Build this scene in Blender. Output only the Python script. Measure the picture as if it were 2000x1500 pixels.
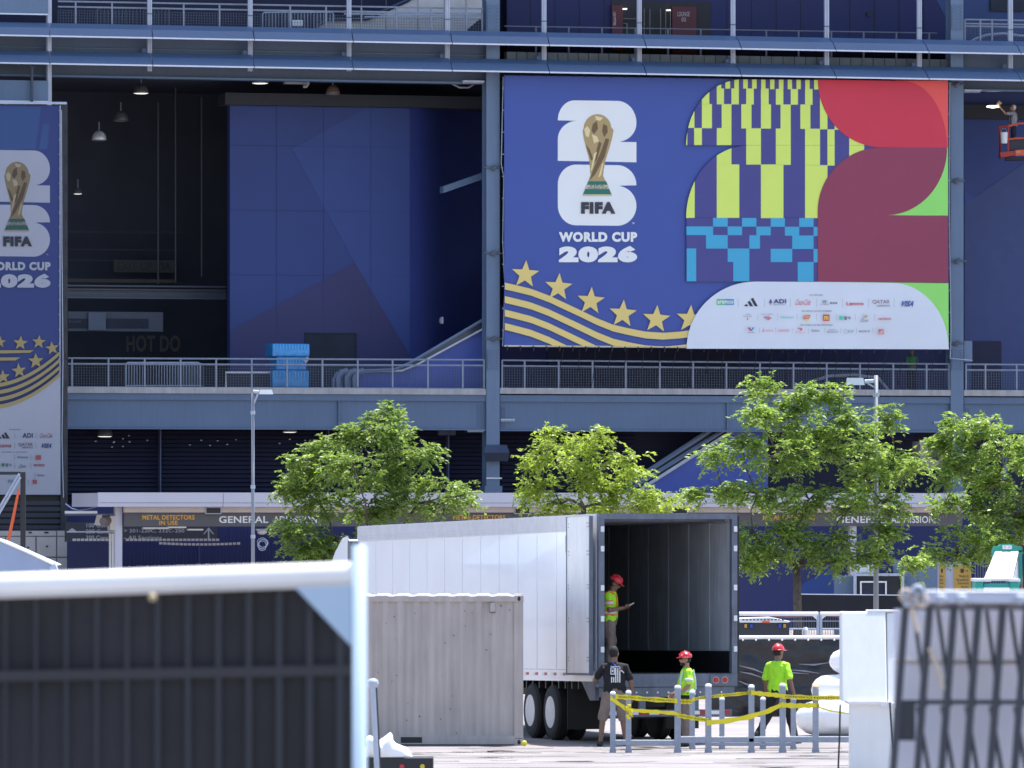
import bpy, bmesh, math, random
import numpy as np
from mathutils import Vector, Matrix, noise as mnoise
random.seed(7); RNG = np.random.default_rng(11)
for o in list(bpy.data.objects): bpy.data.objects.remove(o)
scene = bpy.context.scene
COL = scene.collection

# ---------------------------------------------------------------- camera, sky, sun, exposure
F = 14400.0          # focal length in pixels of a 2000 px wide frame
YH = 1006.0          # image row of eye level
H = 4.1              # eye height above the ground
cam = bpy.data.cameras.new('camera')
cam.sensor_width = 36.0; cam.lens = 36.0 * F / 2000.0
cam.shift_y = (YH - 750.0) / 2000.0
cam.clip_start = 1.0; cam.clip_end = 3000.0
cam.dof.use_dof = True; cam.dof.focus_distance = 178.0; cam.dof.aperture_fstop = 7.0
camo = bpy.data.objects.new('camera', cam); COL.objects.link(camo)
camo.location = (0, 0, H); camo.rotation_euler = (math.radians(90), 0, 0)
scene.camera = camo
SUNV = Vector((0.17, 0.24, 0.955)).normalized()
world = bpy.data.worlds.new('World'); scene.world = world; world.use_nodes = True
wn = world.node_tree.nodes; bg = wn['Background']
sky = wn.new('ShaderNodeTexSky'); sky.sky_type = 'NISHITA'; sky.sun_disc = False
sky.sun_elevation = math.asin(SUNV.z); sky.sun_rotation = math.atan2(SUNV.x, SUNV.y)
sky.air_density = 1.0; sky.dust_density = 1.2; sky.ozone_density = 1.6
world.node_tree.links.new(sky.outputs[0], bg.inputs[0]); bg.inputs[1].default_value = 0.14
sl = bpy.data.lights.new('sun', 'SUN'); sl.energy = 4.6; sl.angle = math.radians(0.53); sl.color = (1.0, 0.965, 0.92)
so = bpy.data.objects.new('sun', sl); COL.objects.link(so)
so.rotation_euler = (-SUNV).to_track_quat('-Z', 'Y').to_euler(); so.location = (60, 80, 120)
vs = scene.view_settings
scene.display_settings.display_device = 'sRGB'
vs.view_transform = 'Standard'; vs.look = 'None'; vs.gamma = 1.0; vs.use_curve_mapping = False
vs.exposure = 1.1

# ---------------------------------------------------------------- helpers: colours and materials
def lin(c):
    return tuple(((x/255.0)/12.92 if x/255.0 <= 0.04045 else ((x/255.0+0.055)/1.055)**2.4) for x in c)
def S(c):                       # printed colour as seen in open shade -> base colour
    l = lin(c); w = (0.73, 0.75, 0.96)
    return tuple(min(0.85, a/b*0.8) for a, b in zip(l, w))
MATS = {}
def M(name, col, rough=0.6, metal=0.0, var=0.06, scale=2.0, bump=0.0, bscale=20.0, streak=0.0, spec=0.5, coat=0.0):
    if name in MATS: return MATS[name]
    m = bpy.data.materials.new(name); m.use_nodes = True
    nt = m.node_tree; N = nt.nodes; L = nt.links
    b = N['Principled BSDF']
    b.inputs['Roughness'].default_value = rough; b.inputs['Metallic'].default_value = metal
    b.inputs['Specular IOR Level'].default_value = spec
    if coat: b.inputs['Coat Weight'].default_value = coat
    tc = N.new('ShaderNodeTexCoord')
    nz = N.new('ShaderNodeTexNoise'); nz.inputs['Scale'].default_value = scale; nz.inputs['Detail'].default_value = 6
    L.new(tc.outputs['Object'], nz.inputs['Vector'])
    mr = N.new('ShaderNodeMapRange'); mr.inputs[1].default_value = 0.3; mr.inputs[2].default_value = 0.7
    mr.inputs[3].default_value = 1 - var; mr.inputs[4].default_value = 1 + var
    L.new(nz.outputs[0], mr.inputs[0])
    fac = mr.outputs[0]
    if streak:
        mp = N.new('ShaderNodeMapping'); mp.inputs['Scale'].default_value = (7, 7, 0.5)
        L.new(tc.outputs['Object'], mp.inputs[0])
        n2 = N.new('ShaderNodeTexNoise'); n2.inputs['Scale'].default_value = 1.5; n2.inputs['Detail'].default_value = 5
        L.new(mp.outputs[0], n2.inputs['Vector'])
        m2 = N.new('ShaderNodeMapRange'); m2.inputs[1].default_value = 0.35; m2.inputs[2].default_value = 0.75
        m2.inputs[3].default_value = 1.0; m2.inputs[4].default_value = 1 - streak
        L.new(n2.outputs[0], m2.inputs[0])
        mu = N.new('ShaderNodeMath'); mu.operation = 'MULTIPLY'
        L.new(fac, mu.inputs[0]); L.new(m2.outputs[0], mu.inputs[1]); fac = mu.outputs[0]
    vm = N.new('ShaderNodeVectorMath'); vm.operation = 'SCALE'
    vm.inputs[0].default_value = col[:3]; L.new(fac, vm.inputs['Scale'])
    L.new(vm.outputs[0], b.inputs['Base Color'])
    if bump:
        n3 = N.new('ShaderNodeTexNoise'); n3.inputs['Scale'].default_value = bscale; n3.inputs['Detail'].default_value = 4
        L.new(tc.outputs['Object'], n3.inputs['Vector'])
        bp = N.new('ShaderNodeBump'); bp.inputs['Strength'].default_value = bump; bp.inputs['Distance'].default_value = 0.05
        L.new(n3.outputs[0], bp.inputs['Height']); L.new(bp.outputs[0], b.inputs['Normal'])
    MATS[name] = m
    return m
def emit(name, col, e):
    if name in MATS: return MATS[name]
    m = M(name, col); b = m.node_tree.nodes['Principled BSDF']
    b.inputs['Emission Color'].default_value = (*col, 1); b.inputs['Emission Strength'].default_value = e
    return m

# ---------------------------------------------------------------- helpers: meshes and objects
V = Vector
class MB:
    def __init__(s): s.v = []; s.f = []
    def hexa(s, p):            # 8 points: bottom ring then top ring
        n = len(s.v); s.v += [V(q) for q in p]
        for a in ((0,3,2,1),(4,5,6,7),(0,1,5,4),(1,2,6,5),(2,3,7,6),(3,0,4,7)): s.f.append(tuple(n+i for i in a))
        return s
    def obox(s, o, a, b, c):   # corner + three edge vectors
        o, a, b, c = V(o), V(a), V(b), V(c)
        return s.hexa([o, o+a, o+a+b, o+b, o+c, o+a+c, o+a+b+c, o+b+c])
    def box(s, x0, x1, y0, y1, z0, z1):
        return s.obox((x0,y0,z0), (x1-x0,0,0), (0,y1-y0,0), (0,0,z1-z0))
    def face(s, pts):
        n = len(s.v); s.v += [V(p) for p in pts]; s.f.append(tuple(range(n, n+len(pts)))); return s
    def prism(s, pts, vec):
        vec = V(vec); k = len(pts); n = len(s.v)
        s.v += [V(p) for p in pts] + [V(p)+vec for p in pts]
        s.f.append(tuple(range(n, n+k))); s.f.append(tuple(range(n+2*k-1, n+k-1, -1)))
        for i in range(k): s.f.append((n+i, n+(i+1)%k, n+k+(i+1)%k, n+k+i))
        return s
    def tube(s, pts, rad, n=8, cap=True, squash=None):
        pts = [V(p) for p in pts]
        if not isinstance(rad, (list, tuple)): rad = [rad]*len(pts)
        base = len(s.v); ref = None
        for i, p in enumerate(pts):
            d = (pts[min(i+1, len(pts)-1)] - pts[max(i-1, 0)])
            if d.length < 1e-9: d = V((0,0,1))
            d.normalize()
            if ref is None: ref = V((1,0,0)) if abs(d.x) < 0.8 else V((0,1,0))
            a = ref - d*ref.dot(d)
            if a.length < 1e-5: a = V((0,1,0)) - d*d.y
            a.normalize(); b = d.cross(a); ref = a
            for k in range(n):
                t = 2*math.pi*k/n
                s.v.append(p + (a*math.cos(t) + b*math.sin(t)*(squash or 1))*rad[i])
        for i in range(len(pts)-1):
            for k in range(n):
                q = base+i*n
                s.f.append((q+k, q+(k+1)%n, q+n+(k+1)%n, q+n+k))
        if cap:
            s.f.append(tuple(range(base+n-1, base-1, -1)))
            q = base+(len(pts)-1)*n; s.f.append(tuple(range(q, q+n)))
        return s
    def rings(s, rings, n=20):  # rings: (centre, xvec, yvec)
        base = len(s.v)
        for c, ax, ay in rings:
            for k in range(n):
                t = 2*math.pi*k/n; s.v.append(V(c) + V(ax)*math.cos(t) + V(ay)*math.sin(t))
        for i in range(len(rings)-1):
            q = base+i*n
            for k in range(n): s.f.append((q+k, q+(k+1)%n, q+n+(k+1)%n, q+n+k))
        s.f.append(tuple(range(base+n-1, base-1, -1))); q = base+(len(rings)-1)*n; s.f.append(tuple(range(q, q+n)))
        return s
    def ball(s, c, r, n=12, m=8):
        r = V(r) if isinstance(r, (tuple, list)) else V((r, r, r)); c = V(c)
        rg = []
        for i in range(1, m):
            t = math.pi*i/m; z = -math.cos(t); q = math.sin(t)
            rg.append((c+V((0,0,z*r.z)), (r.x*q,0,0), (0,r.y*q,0)))
        return s.rings(rg, n)
    def add(s, o):
        n = len(s.v); s.v += o.v; s.f += [tuple(n+i for i in f) for f in o.f]; return s
    def xf(s, mat):
        s.v = [mat @ p for p in s.v]; return s
def wloc(o):
    l = V((0,0,0))
    while o: l += o.location; o = o.parent
    return l
def tag(o, label=None, cat=None, group=None, kind=None):
    if label: o['label'] = label
    if cat: o['category'] = cat
    if group: o['group'] = group
    if kind: o['kind'] = kind
    return o
SMALL = set("bolt_set bolt_row tie_set slack_line side_lacing clamp_strap eyelet_cord bar_set slot rivet_seam rivet_row lug_nuts door_bolts panel_joint shelf_lines roof_slot stiffener bolted_seat eye socket film_fold_shine tape_lettering sign_lettering cup_light cup_shade logo_divider logo_flag logo_stripe strip_lamp lighter_facet chassis sticker board_end".split())
FLAT = ("lettering","print","logo","stripes","checks","numeral","gold_","cup_","emblem","facet","trade","field","corner_","petal","dome","ribbon")
def islands(mb):
    """separate pieces of a mesh; pieces whose boxes touch stay together"""
    par = list(range(len(mb.v)))
    def fd(i):
        while par[i] != i: par[i] = par[par[i]]; i = par[i]
        return i
    for f in mb.f:
        a = fd(f[0])
        for i in f[1:]: par[fd(i)] = a
    grp = {}
    for i in range(len(mb.v)): grp.setdefault(fd(i), []).append(i)
    if len(grp) < 2: return [mb]
    bb = [[ids, [min(mb.v[i][k] for i in ids)-0.012 for k in range(3)], [max(mb.v[i][k] for i in ids)+0.012 for k in range(3)]] for ids in grp.values()]
    again = True
    while again:
        again = False
        for i in range(len(bb)):
            for j in range(i+1, len(bb)):
                if all(bb[i][1][k] <= bb[j][2][k] and bb[j][1][k] <= bb[i][2][k] for k in range(3)):
                    bb[i] = [bb[i][0]+bb[j][0], [min(p, q) for p, q in zip(bb[i][1], bb[j][1])], [max(p, q) for p, q in zip(bb[i][2], bb[j][2])]]
                    bb.pop(j); again = True; break
            if again: break
    if len(bb) < 2: return [mb]
    out = []
    for ids, _, _ in bb:
        s = set(ids); mp = {v: k for k, v in enumerate(ids)}; m = MB()
        m.v = [mb.v[i] for i in ids]; m.f = [tuple(mp[i] for i in f) for f in mb.f if f[0] in s]; out.append(m)
    return out
def build(name, mb, mat, parent=None, smooth=False, loc=None, label=None, cat=None, group=None, kind=None, bevel=0):
    if parent and kind is None and name in SMALL: kind = 'stuff'
    elif parent and kind is None and not any(w in name for w in FLAT) and len(mb.v) < 4000:
        gs = islands(mb)
        if 1 < len(gs) <= 60:
            first = None
            for g_ in gs:
                o = build(name, g_, mat, parent, smooth, None, label, None, None, 'one', bevel)
                del o['kind']; first = first or o
            return first
    off = wloc(parent) if parent else (V(loc) if loc is not None else V((0,0,0)))
    me = bpy.data.meshes.new(name)
    me.from_pydata([tuple(p-off) for p in mb.v], [], mb.f)
    if isinstance(mat, (list, tuple)):
        for q in mat: me.materials.append(q)
    else: me.materials.append(mat)
    if smooth: me.polygons.foreach_set('use_smooth', [True]*len(me.polygons))
    o = bpy.data.objects.new(name, me); COL.objects.link(o)
    if parent: o.parent = parent
    elif loc is not None: o.location = loc
    if bevel:
        md = o.modifiers.new('bevel', 'BEVEL'); md.width = bevel; md.segments = 2; md.limit_method = 'ANGLE'
    return tag(o, label, cat, group, kind)
def thing(name, loc, label, cat, group=None):
    o = bpy.data.objects.new(name, None); COL.objects.link(o); o.location = loc
    o.empty_display_size = 0.3
    return tag(o, label, cat, group)
def copy_tree(o, parent=None):
    c = o.copy(); COL.objects.link(c)
    if parent: c.parent = parent
    for ch in list(o.children): copy_tree(ch, c)
    return c

# ---------------------------------------------------------------- places: a photo column/row at a known distance
def at(px, py, Y): return V(((px-1000)/F*Y, Y, H-(py-YH)/F*Y))
def gY(py): return H*F/(py-YH)                     # distance of a ground point on that row
TH = math.atan(0.288); CU, SU = math.cos(TH), math.sin(TH)
FO = V((0, 277.0, 0)); UU = V((CU, SU, 0)); NN = V((SU, -CU, 0)); ZZ = V((0,0,1))
def fY(px, d):
    k = (px-1000)/F; return (FO.y*CU - d)/(CU - SU*k)
def FA(px, d):
    Y = fY(px, d); return CU*(px-1000)/F*Y + SU*(Y-FO.y)
def FZ(px, py, d): return H-(py-YH)/F*fY(px, d)
def W(a, d, z): return FO + UU*a + NN*d + ZZ*z
def FP(px, py, d): return W(FA(px, d), d, FZ(px, py, d))
def fbox(mb, px0, px1, py0, py1, d, th, ref=None):  # box on the facade: front face at offset d, going back th
    r = (px0+px1)/2 if ref is None else ref
    a0, a1 = FA(px0, d), FA(px1, d); z1, z0 = FZ(r, py0, d), FZ(r, py1, d)
    return mb.obox(W(a0, d-th, z0), UU*(a1-a0), NN*th, ZZ*(z1-z0))
def fpoly(mb, pts, d, th=0.0):
    p = [FP(x, y, d) for x, y in pts]
    return mb.prism(p, -NN*th) if th else mb.face(p)
def ftube(mb, pts, d, r, n=6):
    return mb.tube([FP(x, y, d if not isinstance(d, (list, tuple)) else d[i]) for i, (x, y) in enumerate(pts)], r, n)
def ibox(mb, px0, px1, py0, py1, Y, dep):           # axis-aligned box with its front face at distance Y
    a, b = at(px0, py1, Y), at(px1, py0, Y)
    return mb.box(a.x, b.x, Y, Y+dep, a.z, b.z)
def arc(cx, cy, rx, ry, a0, a1, n=18):
    return [(cx+rx*math.cos(math.radians(a0+(a1-a0)*i/n)), cy-ry*math.sin(math.radians(a0+(a1-a0)*i/n))) for i in range(n+1)]
def clip_half(poly, a, b, c):                       # keep a*x+b*y+c >= 0
    out = []
    for i in range(len(poly)):
        p, q = poly[i], poly[(i+1) % len(poly)]
        dp, dq = a*p[0]+b*p[1]+c, a*q[0]+b*q[1]+c
        if dp >= 0: out.append(p)
        if (dp >= 0) != (dq >= 0):
            t = dp/(dp-dq); out.append((p[0]+(q[0]-p[0])*t, p[1]+(q[1]-p[1])*t))
    return out
def clip_convex(poly, reg):
    cx = sum(p[0] for p in reg)/len(reg); cy = sum(p[1] for p in reg)/len(reg)
    for i in range(len(reg)):
        (x0, y0), (x1, y1) = reg[i], reg[(i+1) % len(reg)]
        if abs(x1-x0)+abs(y1-y0) < 1e-6: continue
        a, b = -(y1-y0), (x1-x0); c = -(a*x0+b*y0)
        if a*cx+b*cy+c < 0: a, b, c = -a, -b, -c
        poly = clip_half(poly, a, b, c)
        if len(poly) < 3: return []
    return poly
TXT = {}
def text2d(body, bold=0.0):
    k = (body, bold)
    if k in TXT: return TXT[k]
    cu = bpy.data.curves.new('t', 'FONT'); cu.body = body; cu.offset = bold; cu.resolution_u = 4; cu.space_character = 1 + bold*2.4
    ob = bpy.data.objects.new('t', cu); COL.objects.link(ob)
    dg = bpy.context.evaluated_depsgraph_get(); dg.update()
    me = ob.evaluated_get(dg).to_mesh()
    vs_ = [(v.co.x, v.co.y) for v in me.vertices]; fs = [tuple(p.vertices) for p in me.polygons]
    ob.evaluated_get(dg).to_mesh_clear()
    bpy.data.objects.remove(ob); bpy.data.curves.remove(cu)
    x0 = min(p[0] for p in vs_); x1 = max(p[0] for p in vs_); y0 = min(p[1] for p in vs_); y1 = max(p[1] for p in vs_)
    r = ([((x-x0)/(x1-x0), (y-y0)/(y1-y0)) for x, y in vs_], fs); TXT[k] = r
    return r
def text_to(mb, body, x0, y0, x1, y1, fn, bold=0.0, shear=0.0, flip=False):
    vs_, fs = text2d(body, bold); n = len(mb.v)
    for x, y in vs_:
        if flip: x, y = 1-x, 1-y
        mb.v.append(V(fn(x0+(x1-x0)*(x*(1-shear)+shear*y), y1+(y0-y1)*y)))
    mb.f += [tuple(n+i for i in f) for f in fs]
    return mb
# ================================================================ ground
def plain(name, col, **k): return M(name, col, **k)
m_ground = M('sunlit_asphalt', (0.225, 0.205, 0.205), 0.9, var=0.22, scale=0.5, bump=0.25, bscale=6.0)
g = MB(); nx, ny = 24, 40
g.face([(-500,-60,0),(500,-60,0),(500,900,0),(-500,900,0)])
build('ground', g, m_ground, kind='structure')
m_patch = M('worn_asphalt', (0.2, 0.18, 0.18), 0.9, var=0.3, scale=1.4)
for i in range(60):
    Y = random.uniform(112, 131); x = random.uniform(-2.5, 6.5); w = random.uniform(0.25, 1.4); l = random.uniform(0.15, 0.8)
    p = [(x+w*math.cos(t)*random.uniform(.6,1.1), Y+l*math.sin(t)*random.uniform(.6,1.1), 0.004) for t in [2*math.pi*j/11 for j in range(11)]]
    build('ground_patch', MB().face(p), m_patch, kind='structure')

for i in range(16):
    Y = 110 + i*1.3 + random.uniform(-0.4, 0.4); x = random.uniform(-3, 4); L_ = random.uniform(2, 6); w = random.uniform(0.05, 0.22); up = []; dn = []
    for j in range(13):
        q = x+L_*j/12; c = Y+0.25*mnoise.noise(V((q*0.6,i*3.1,0))); e = w*(0.3+abs(mnoise.noise(V((q*1.7,i*7.7,2)))))
        up.append((q, c+e, 0.008)); dn.append((q, c-e, 0.008))
    build('ground_crack_seal', MB().face(dn+up[::-1]), M('crack_seal', (0.13,0.115,0.115), 0.9, var=0.3, scale=2), kind='structure')
# ================================================================ stadium
m_steel = M('blue_grey_steel', S((96,116,158)), 0.45, var=0.05, scale=0.8, streak=0.08)
m_steel2 = M('blue_grey_girder', S((86,106,148)), 0.5, var=0.06, scale=0.6, streak=0.1)
m_lip = M('lit_louver_lip', (0.7,0.71,0.78), 0.4, var=0.04)  # sun caught by the lips is put into this bright colour
m_mull = M('pale_mullion', (0.5,0.53,0.62), 0.4, var=0.05)
m_conc = M('deck_concrete', (0.42,0.4,0.4), 0.85, var=0.12, scale=2.5, streak=0.2)
m_blue = M('mural_blue', (0.027,0.050,0.20), 0.6, var=0.05, scale=0.5)
m_blue2 = M('mural_bright_blue', (0.033,0.063,0.24), 0.6, var=0.05, scale=0.5)
m_purp = M('mural_purple_grey', (0.040,0.038,0.135), 0.6, var=0.05, scale=0.5)
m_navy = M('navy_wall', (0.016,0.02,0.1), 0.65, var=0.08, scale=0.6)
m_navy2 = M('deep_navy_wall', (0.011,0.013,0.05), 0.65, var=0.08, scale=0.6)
m_dark = M('dark_interior', (0.026,0.03,0.05), 0.8, var=0.15, scale=0.8)
m_black = M('black_paint', (0.012,0.012,0.015), 0.5, var=0.2)
m_white = M('white_paint', (0.8,0.8,0.8), 0.45, var=0.03, streak=0.05)
m_rl = M('deck_rail_grey', (0.23,0.26,0.33), 0.45, var=0.1, scale=6)
m_rail = M('galvanised_rail', (0.42,0.46,0.55), 0.4, var=0.08, scale=6)
m_dkrail = M('dull_rail', (0.11,0.125,0.165), 0.5, var=0.08)

st = thing('stadium_building', W(0,-4,0), 'blue stadium facade with steel columns, open decks and painted walls', 'building')
# columns
for x0, x1 in ((950,976),(1857,1882)):
    b = MB()
    a0, a1 = FA(x0,0), FA(x1,0)
    b.obox(W(a0,-0.06,0), UU*(a1-a0), NN*0.06, ZZ*27)                       # front flange
    b.obox(W(a0,-0.6,0), UU*(a1-a0), NN*0.06, ZZ*27)                        # rear flange
    b.obox(W((a0+a1)/2-0.03,-0.54,0), UU*0.06, NN*0.48, ZZ*27)
    c = build('column', b, m_steel, st)
    b = MB()
    for yy in ((10,58),(683,722)):
        b = MB(); fbox(b, x0+1.5, x1-1.5, yy[0], yy[1], 0.03, 0.03); build('splice_plate', b, m_steel2, c)
    b = MB()
    for yy0, yy1 in ((14,54),(687,718)):
        for k in range(7):
            for xx in (x0+4.5, x1-4.5):
                p = FP(xx, yy0+(yy1-yy0)*k/6, 0.03); b.tube([p, p+NN*0.03], 0.03, 6)
    build('bolt_set', b, M('bolt_steel', (0.16,0.19,0.27), 0.5), c)
b = MB(); fbox(b, 947, 981, 949, 962, 0.12, 0.75); build('column_base', b, m_steel, st)
b = MB(); fbox(b, 1854, 1889, 957, 970, 0.12, 0.75); build('column_base', b, m_steel, st)
# thin end column at left
b = MB(); fbox(b, 93, 101, -40, 205, 0.2, 0.3, 97); build('end_mullion', b, m_mull, st)
# deck: concrete edge, girder flange, web, lower flange
for x0, x1 in ((60,949),(977,1857),(1883,2120)):
    b = MB(); fbox(b, x0, x1, 757.5 + (x0>950)*2 + (x0>1800)*2.5, 769 + (x0>950)*2+(x0>1800)*2.5, 0.02, 11.0, (max(x0,0)+min(x1,2000))/2)
    build('deck_slab', b, m_conc, st)
    r = (max(x0,0)+min(x1,2000))/2; dy = 0.0049*(r-530)
    b = MB(); fbox(b, x0, x1, 769.3+dy, 782+dy, -0.06, 0.5, r); fbox(b, x0, x1, 782.2+dy, 836+dy, -0.16, 0.2, r)
    fbox(b, x0, x1, 836.2+dy, 839+dy, -0.03, 0.5, r)
    gd = build('girder', b, m_steel2, st)
    b = MB()
    for xx in [x for x in (661,1420) if x0 < x < x1]: fbox(b, xx, xx+3, 783+dy, 835+dy, -0.05, 0.1)
    for xx in ((x1-15, x1-9) if x0 < 900 else (x0+4, x0+9)):
        for k in range(9):
            p = FP(xx, 793+dy+k*4.6, -0.155); b.tube([p, p+NN*0.03], 0.025, 6)
    if b.v: build('stiffener', b, m_steel2, gd)
# upper deck girder bands behind the louvers
b = MB(); fbox(b, -60, 949, 74, 155, -0.35, 0.25, 530); build('girder', b, M('upper_girder', S((72,84,112)), 0.55, var=0.06, scale=0.6, streak=0.1), st)
b = MB(); fbox(b, -60, 949, 153.5, 157, -0.2, 0.6, 530); fbox(b, -60, 949, 100, 101.2, -0.3, 0.1, 530); build('girder_flange', b, m_steel2, st)
b = MB(); fbox(b, 1883, 2120, 100, 176, -0.35, 0.25, 1960); build('girder', b, MATS['upper_girder'], st)
b = MB(); fbox(b, 1883, 2120, 175, 178, -0.2, 0.6, 1960); build('girder_flange', b, m_steel2, st)
for x0, x1, yy in ((905,946,160),(1884,1917,178),(1825,1852,826),(914,948,841),(978,1006,821)):
    b = MB()
    fbox(b, x0, x1, yy-3, yy, -0.05, 0.4)
    for k in range(int((x1-x0)/4)):
        fbox(b, x0+k*4, x0+k*4+2, yy, yy+3, -0.08, 0.1)
    build('bolted_seat', b, m_rail, st)
# floors above and mass of the building (throws the facade's own shade)
b = MB(); b.obox(W(-60,-14,FZ(1000,152,0)), UU*120, NN*13.4, ZZ*0.5); build('upper_floor', b, m_dark, st)
b = MB(); b.obox(W(-60,-14,FZ(1000,75,0)), UU*120, NN*13.2, ZZ*0.3); build('upper_floor', b, m_dark, st)
b = MB(); b.obox(W(-75,-34,27), UU*150, NN*33, ZZ*22); build('upper_bowl', b, m_steel2, st)
b = MB(); b.obox(W(-75,-34,0), UU*150, NN*20, ZZ*27.2); build('core_wall', b, m_dark, st)
b = MB(); b.obox(W(-75,-34,0), UU*40, NN*34.1, ZZ*49.2); b.obox(W(35,-34,0), UU*40, NN*34.1, ZZ*49.2); build('side_wing', b, m_navy, st)
# louver rows
JT = [(-190,-192),(97,97),(294,298),(492,496.5),(684,690),(877,883),(1065,1073),(1252,1262),(1436,1448),(1619,1633),(1799,1814),(1977,1994),(2150,2170)]
for top, bot in ((62.0,86.0),(116.0,139.0)):
    row = build('louver_row', ftube(MB(), [(-180, top+2),(2150, top+2+0.0185*2300)], 0.28, 0.03), m_steel2, st)
    zi, zo = FZ(1000, top, 0.3), FZ(1000, bot, 0.9)
    for (t0, b0), (t1, b1) in zip(JT[:-1], JT[1:]):
        q = 0.018
        p = [W(FA(t0,0.3)+q,0.3,zi), W(FA(t1,0.3)-q,0.3,zi), W(FA(b1,0.9)-q,0.9,zo), W(FA(b0,0.9)+q,0.9,zo)]
        mid0, mid1 = (p[0]+p[3])/2 + NN*0.05+ZZ*0.05, (p[1]+p[2])/2 + NN*0.05+ZZ*0.05
        mb = MB(); mb.prism([p[0],p[1],mid1,mid0], -ZZ*0.04); mb.prism([mid0,mid1,p[2],p[3]], -ZZ*0.04)
        build('louver_panel', mb, M('louver_blue', S((84,106,152)), 0.4, var=0.04, scale=0.6, streak=0.06), row)
        mb = MB(); mb.obox(p[3]-ZZ*0.05, p[2]-p[3], NN*0.05, ZZ*0.055); build('louver_lip', mb, m_lip, row)
for x in (292.5,489,682,874,1063,1249,1432,1615,1796,1974):
    mb = MB(); r = x
    for dx in (-3.6, -0.8, 2.0): fbox(mb, x+dx, x+dx+1.9, -40, 139, 0.27, 0.08, r)
    fbox(mb, x-4.2, x+4.4, -40, 139, 0.18, 0.1, r)
    mu = build('mullion', mb, m_mull, st)
    mb = MB(); fbox(mb, x-4.6, x+4.8, 26+0.0185*(x-300), 28+0.0185*(x-300), 0.29, 0.1); fbox(mb, x-14, x-4, 95+0.0185*(x-300), 104+0.0185*(x-300), 0.1, 0.3)
    build('mullion_bracket', mb, m_steel2, mu)
# left end panels
for y0, y1 in ((-30,27.5),(157,198)):
    mb = MB(); fbox(mb, -120, 94, y0, y1, 0.35, 0.08, 50); p = build('end_panel', mb, m_steel, st)
    mb = MB(); fbox(mb, -120, 94, y1-1.5, y1+1.2, 0.42, 0.1, 50); build('louver_lip', mb, m_lip, p)
mb = MB(); fbox(mb, 61, 65, 132, 202, 0.55, 0.12); fbox(mb, 57, 68, 129.5, 132, 0.6, 0.25); build('bracket_post', mb, M('slate_post',(0.06,0.07,0.11),0.5), st)
# terrace panels in the gap between the louver rows
m_seat = M('terrace_panel', S((92,100,116)), 0.8, var=0.12, scale=2)
x = 990
while x < 1850:
    w = 20 if x < 1300 else 22; dy = 0.0175*(x-1000)
    mb = MB(); fbox(mb, x, x+w-1.2, 101.5+dy, 119+dy, -0.35, 0.4); build('terrace_panel', mb, m_seat, st); x += w
# ------------------------------------------------ upper level walls
mb = MB(); fbox(mb, -100, 985, -120, 100, -4.2, 0.3, 500); build('upper_wall', mb, m_navy2, st)
mb = MB(); fbox(mb, 990, 1860, -120, 150, -3.4, 0.3, 1430); uw = build('upper_wall', mb, m_navy, st)
mb = MB()
for x in range(1036, 1850, 48):
    fbox(mb, x, x+0.8, -100, 110, -3.38, 0.04)
build('panel_joint', mb, m_black, uw)
mb = MB(); fbox(mb, 1194, 1388, 2, 130, -3.36, 0.08); dr = build('lounge_doorway', mb, M('doorway_dark',(0.03,0.026,0.03),0.7), st)
m_red = M('deep_red_board', (0.1,0.012,0.022), 0.5)
for x0, x1, y0, y1 in ((1195,1217,10,98),(1313,1360,13,108)):
    mb = MB(); fbox(mb, x0, x1, y0, y1, -3.25, 0.08); build('red_board', mb, m_red, dr)
mb = MB(); text_to(mb, 'LOUNGE', 1323, 23, 1347, 32, lambda x,y: FP(x,y,-3.24), 0.02); text_to(mb, '02', 1331, 34, 1340, 42, lambda x,y: FP(x,y,-3.24), 0.02)
text_to(mb, '26', 1198, 22, 1203, 50, lambda x,y: FP(x,y,-3.24), 0.05)
build('board_lettering', mb, M('board_grey',(0.45,0.35,0.36),0.6), dr)
mb = MB()
for x in (1250,1258,1269,1290,1300,1309): fbox(mb, x, x+1, 17, 68, -3.2, 0.05)
fbox(mb, 1218, 1243, 36, 37, -3.2, 0.05); fbox(mb, 1218, 1226, 45.5, 46.5, -3.2, 0.05); fbox(mb, 1224, 1225.5, 46, 70, -3.2, 0.05)
build('door_frame', mb, M('bronze_frame',(0.25,0.2,0.16),0.4), dr)
mb = MB(); fbox(mb, 1218, 1225, 16, 18.5, -3.1, 0.15); fbox(mb, 1303, 1310, 18.5, 21, -3.1, 0.15)
build('lamp', mb, emit('lamp_glow',(1.0,0.96,0.9),0.55), dr)
mb = MB(); fbox(mb, 1694, 1702, 24, 31, -3.3, 0.2); build('junction_box', mb, m_black, st)
mb = MB(); fbox(mb, 1883, 2120, -120, 100, -3.2, 0.3, 1950); build('upper_wall', mb, M('mural_mid_blue',(0.028,0.06,0.18),0.6), st)
mb = MB(); fbox(mb, 1935, 2000, -40, 22, -3.1, 0.3); build('sign_board', mb, m_dark, st)
mb = MB(); fpoly(mb, [(1818,-20),(1850,40),(1858,20),(1858,-20)], -3.38, 0.04); build('painted_facet', mb, MATS['mural_mid_blue'], st)
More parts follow.
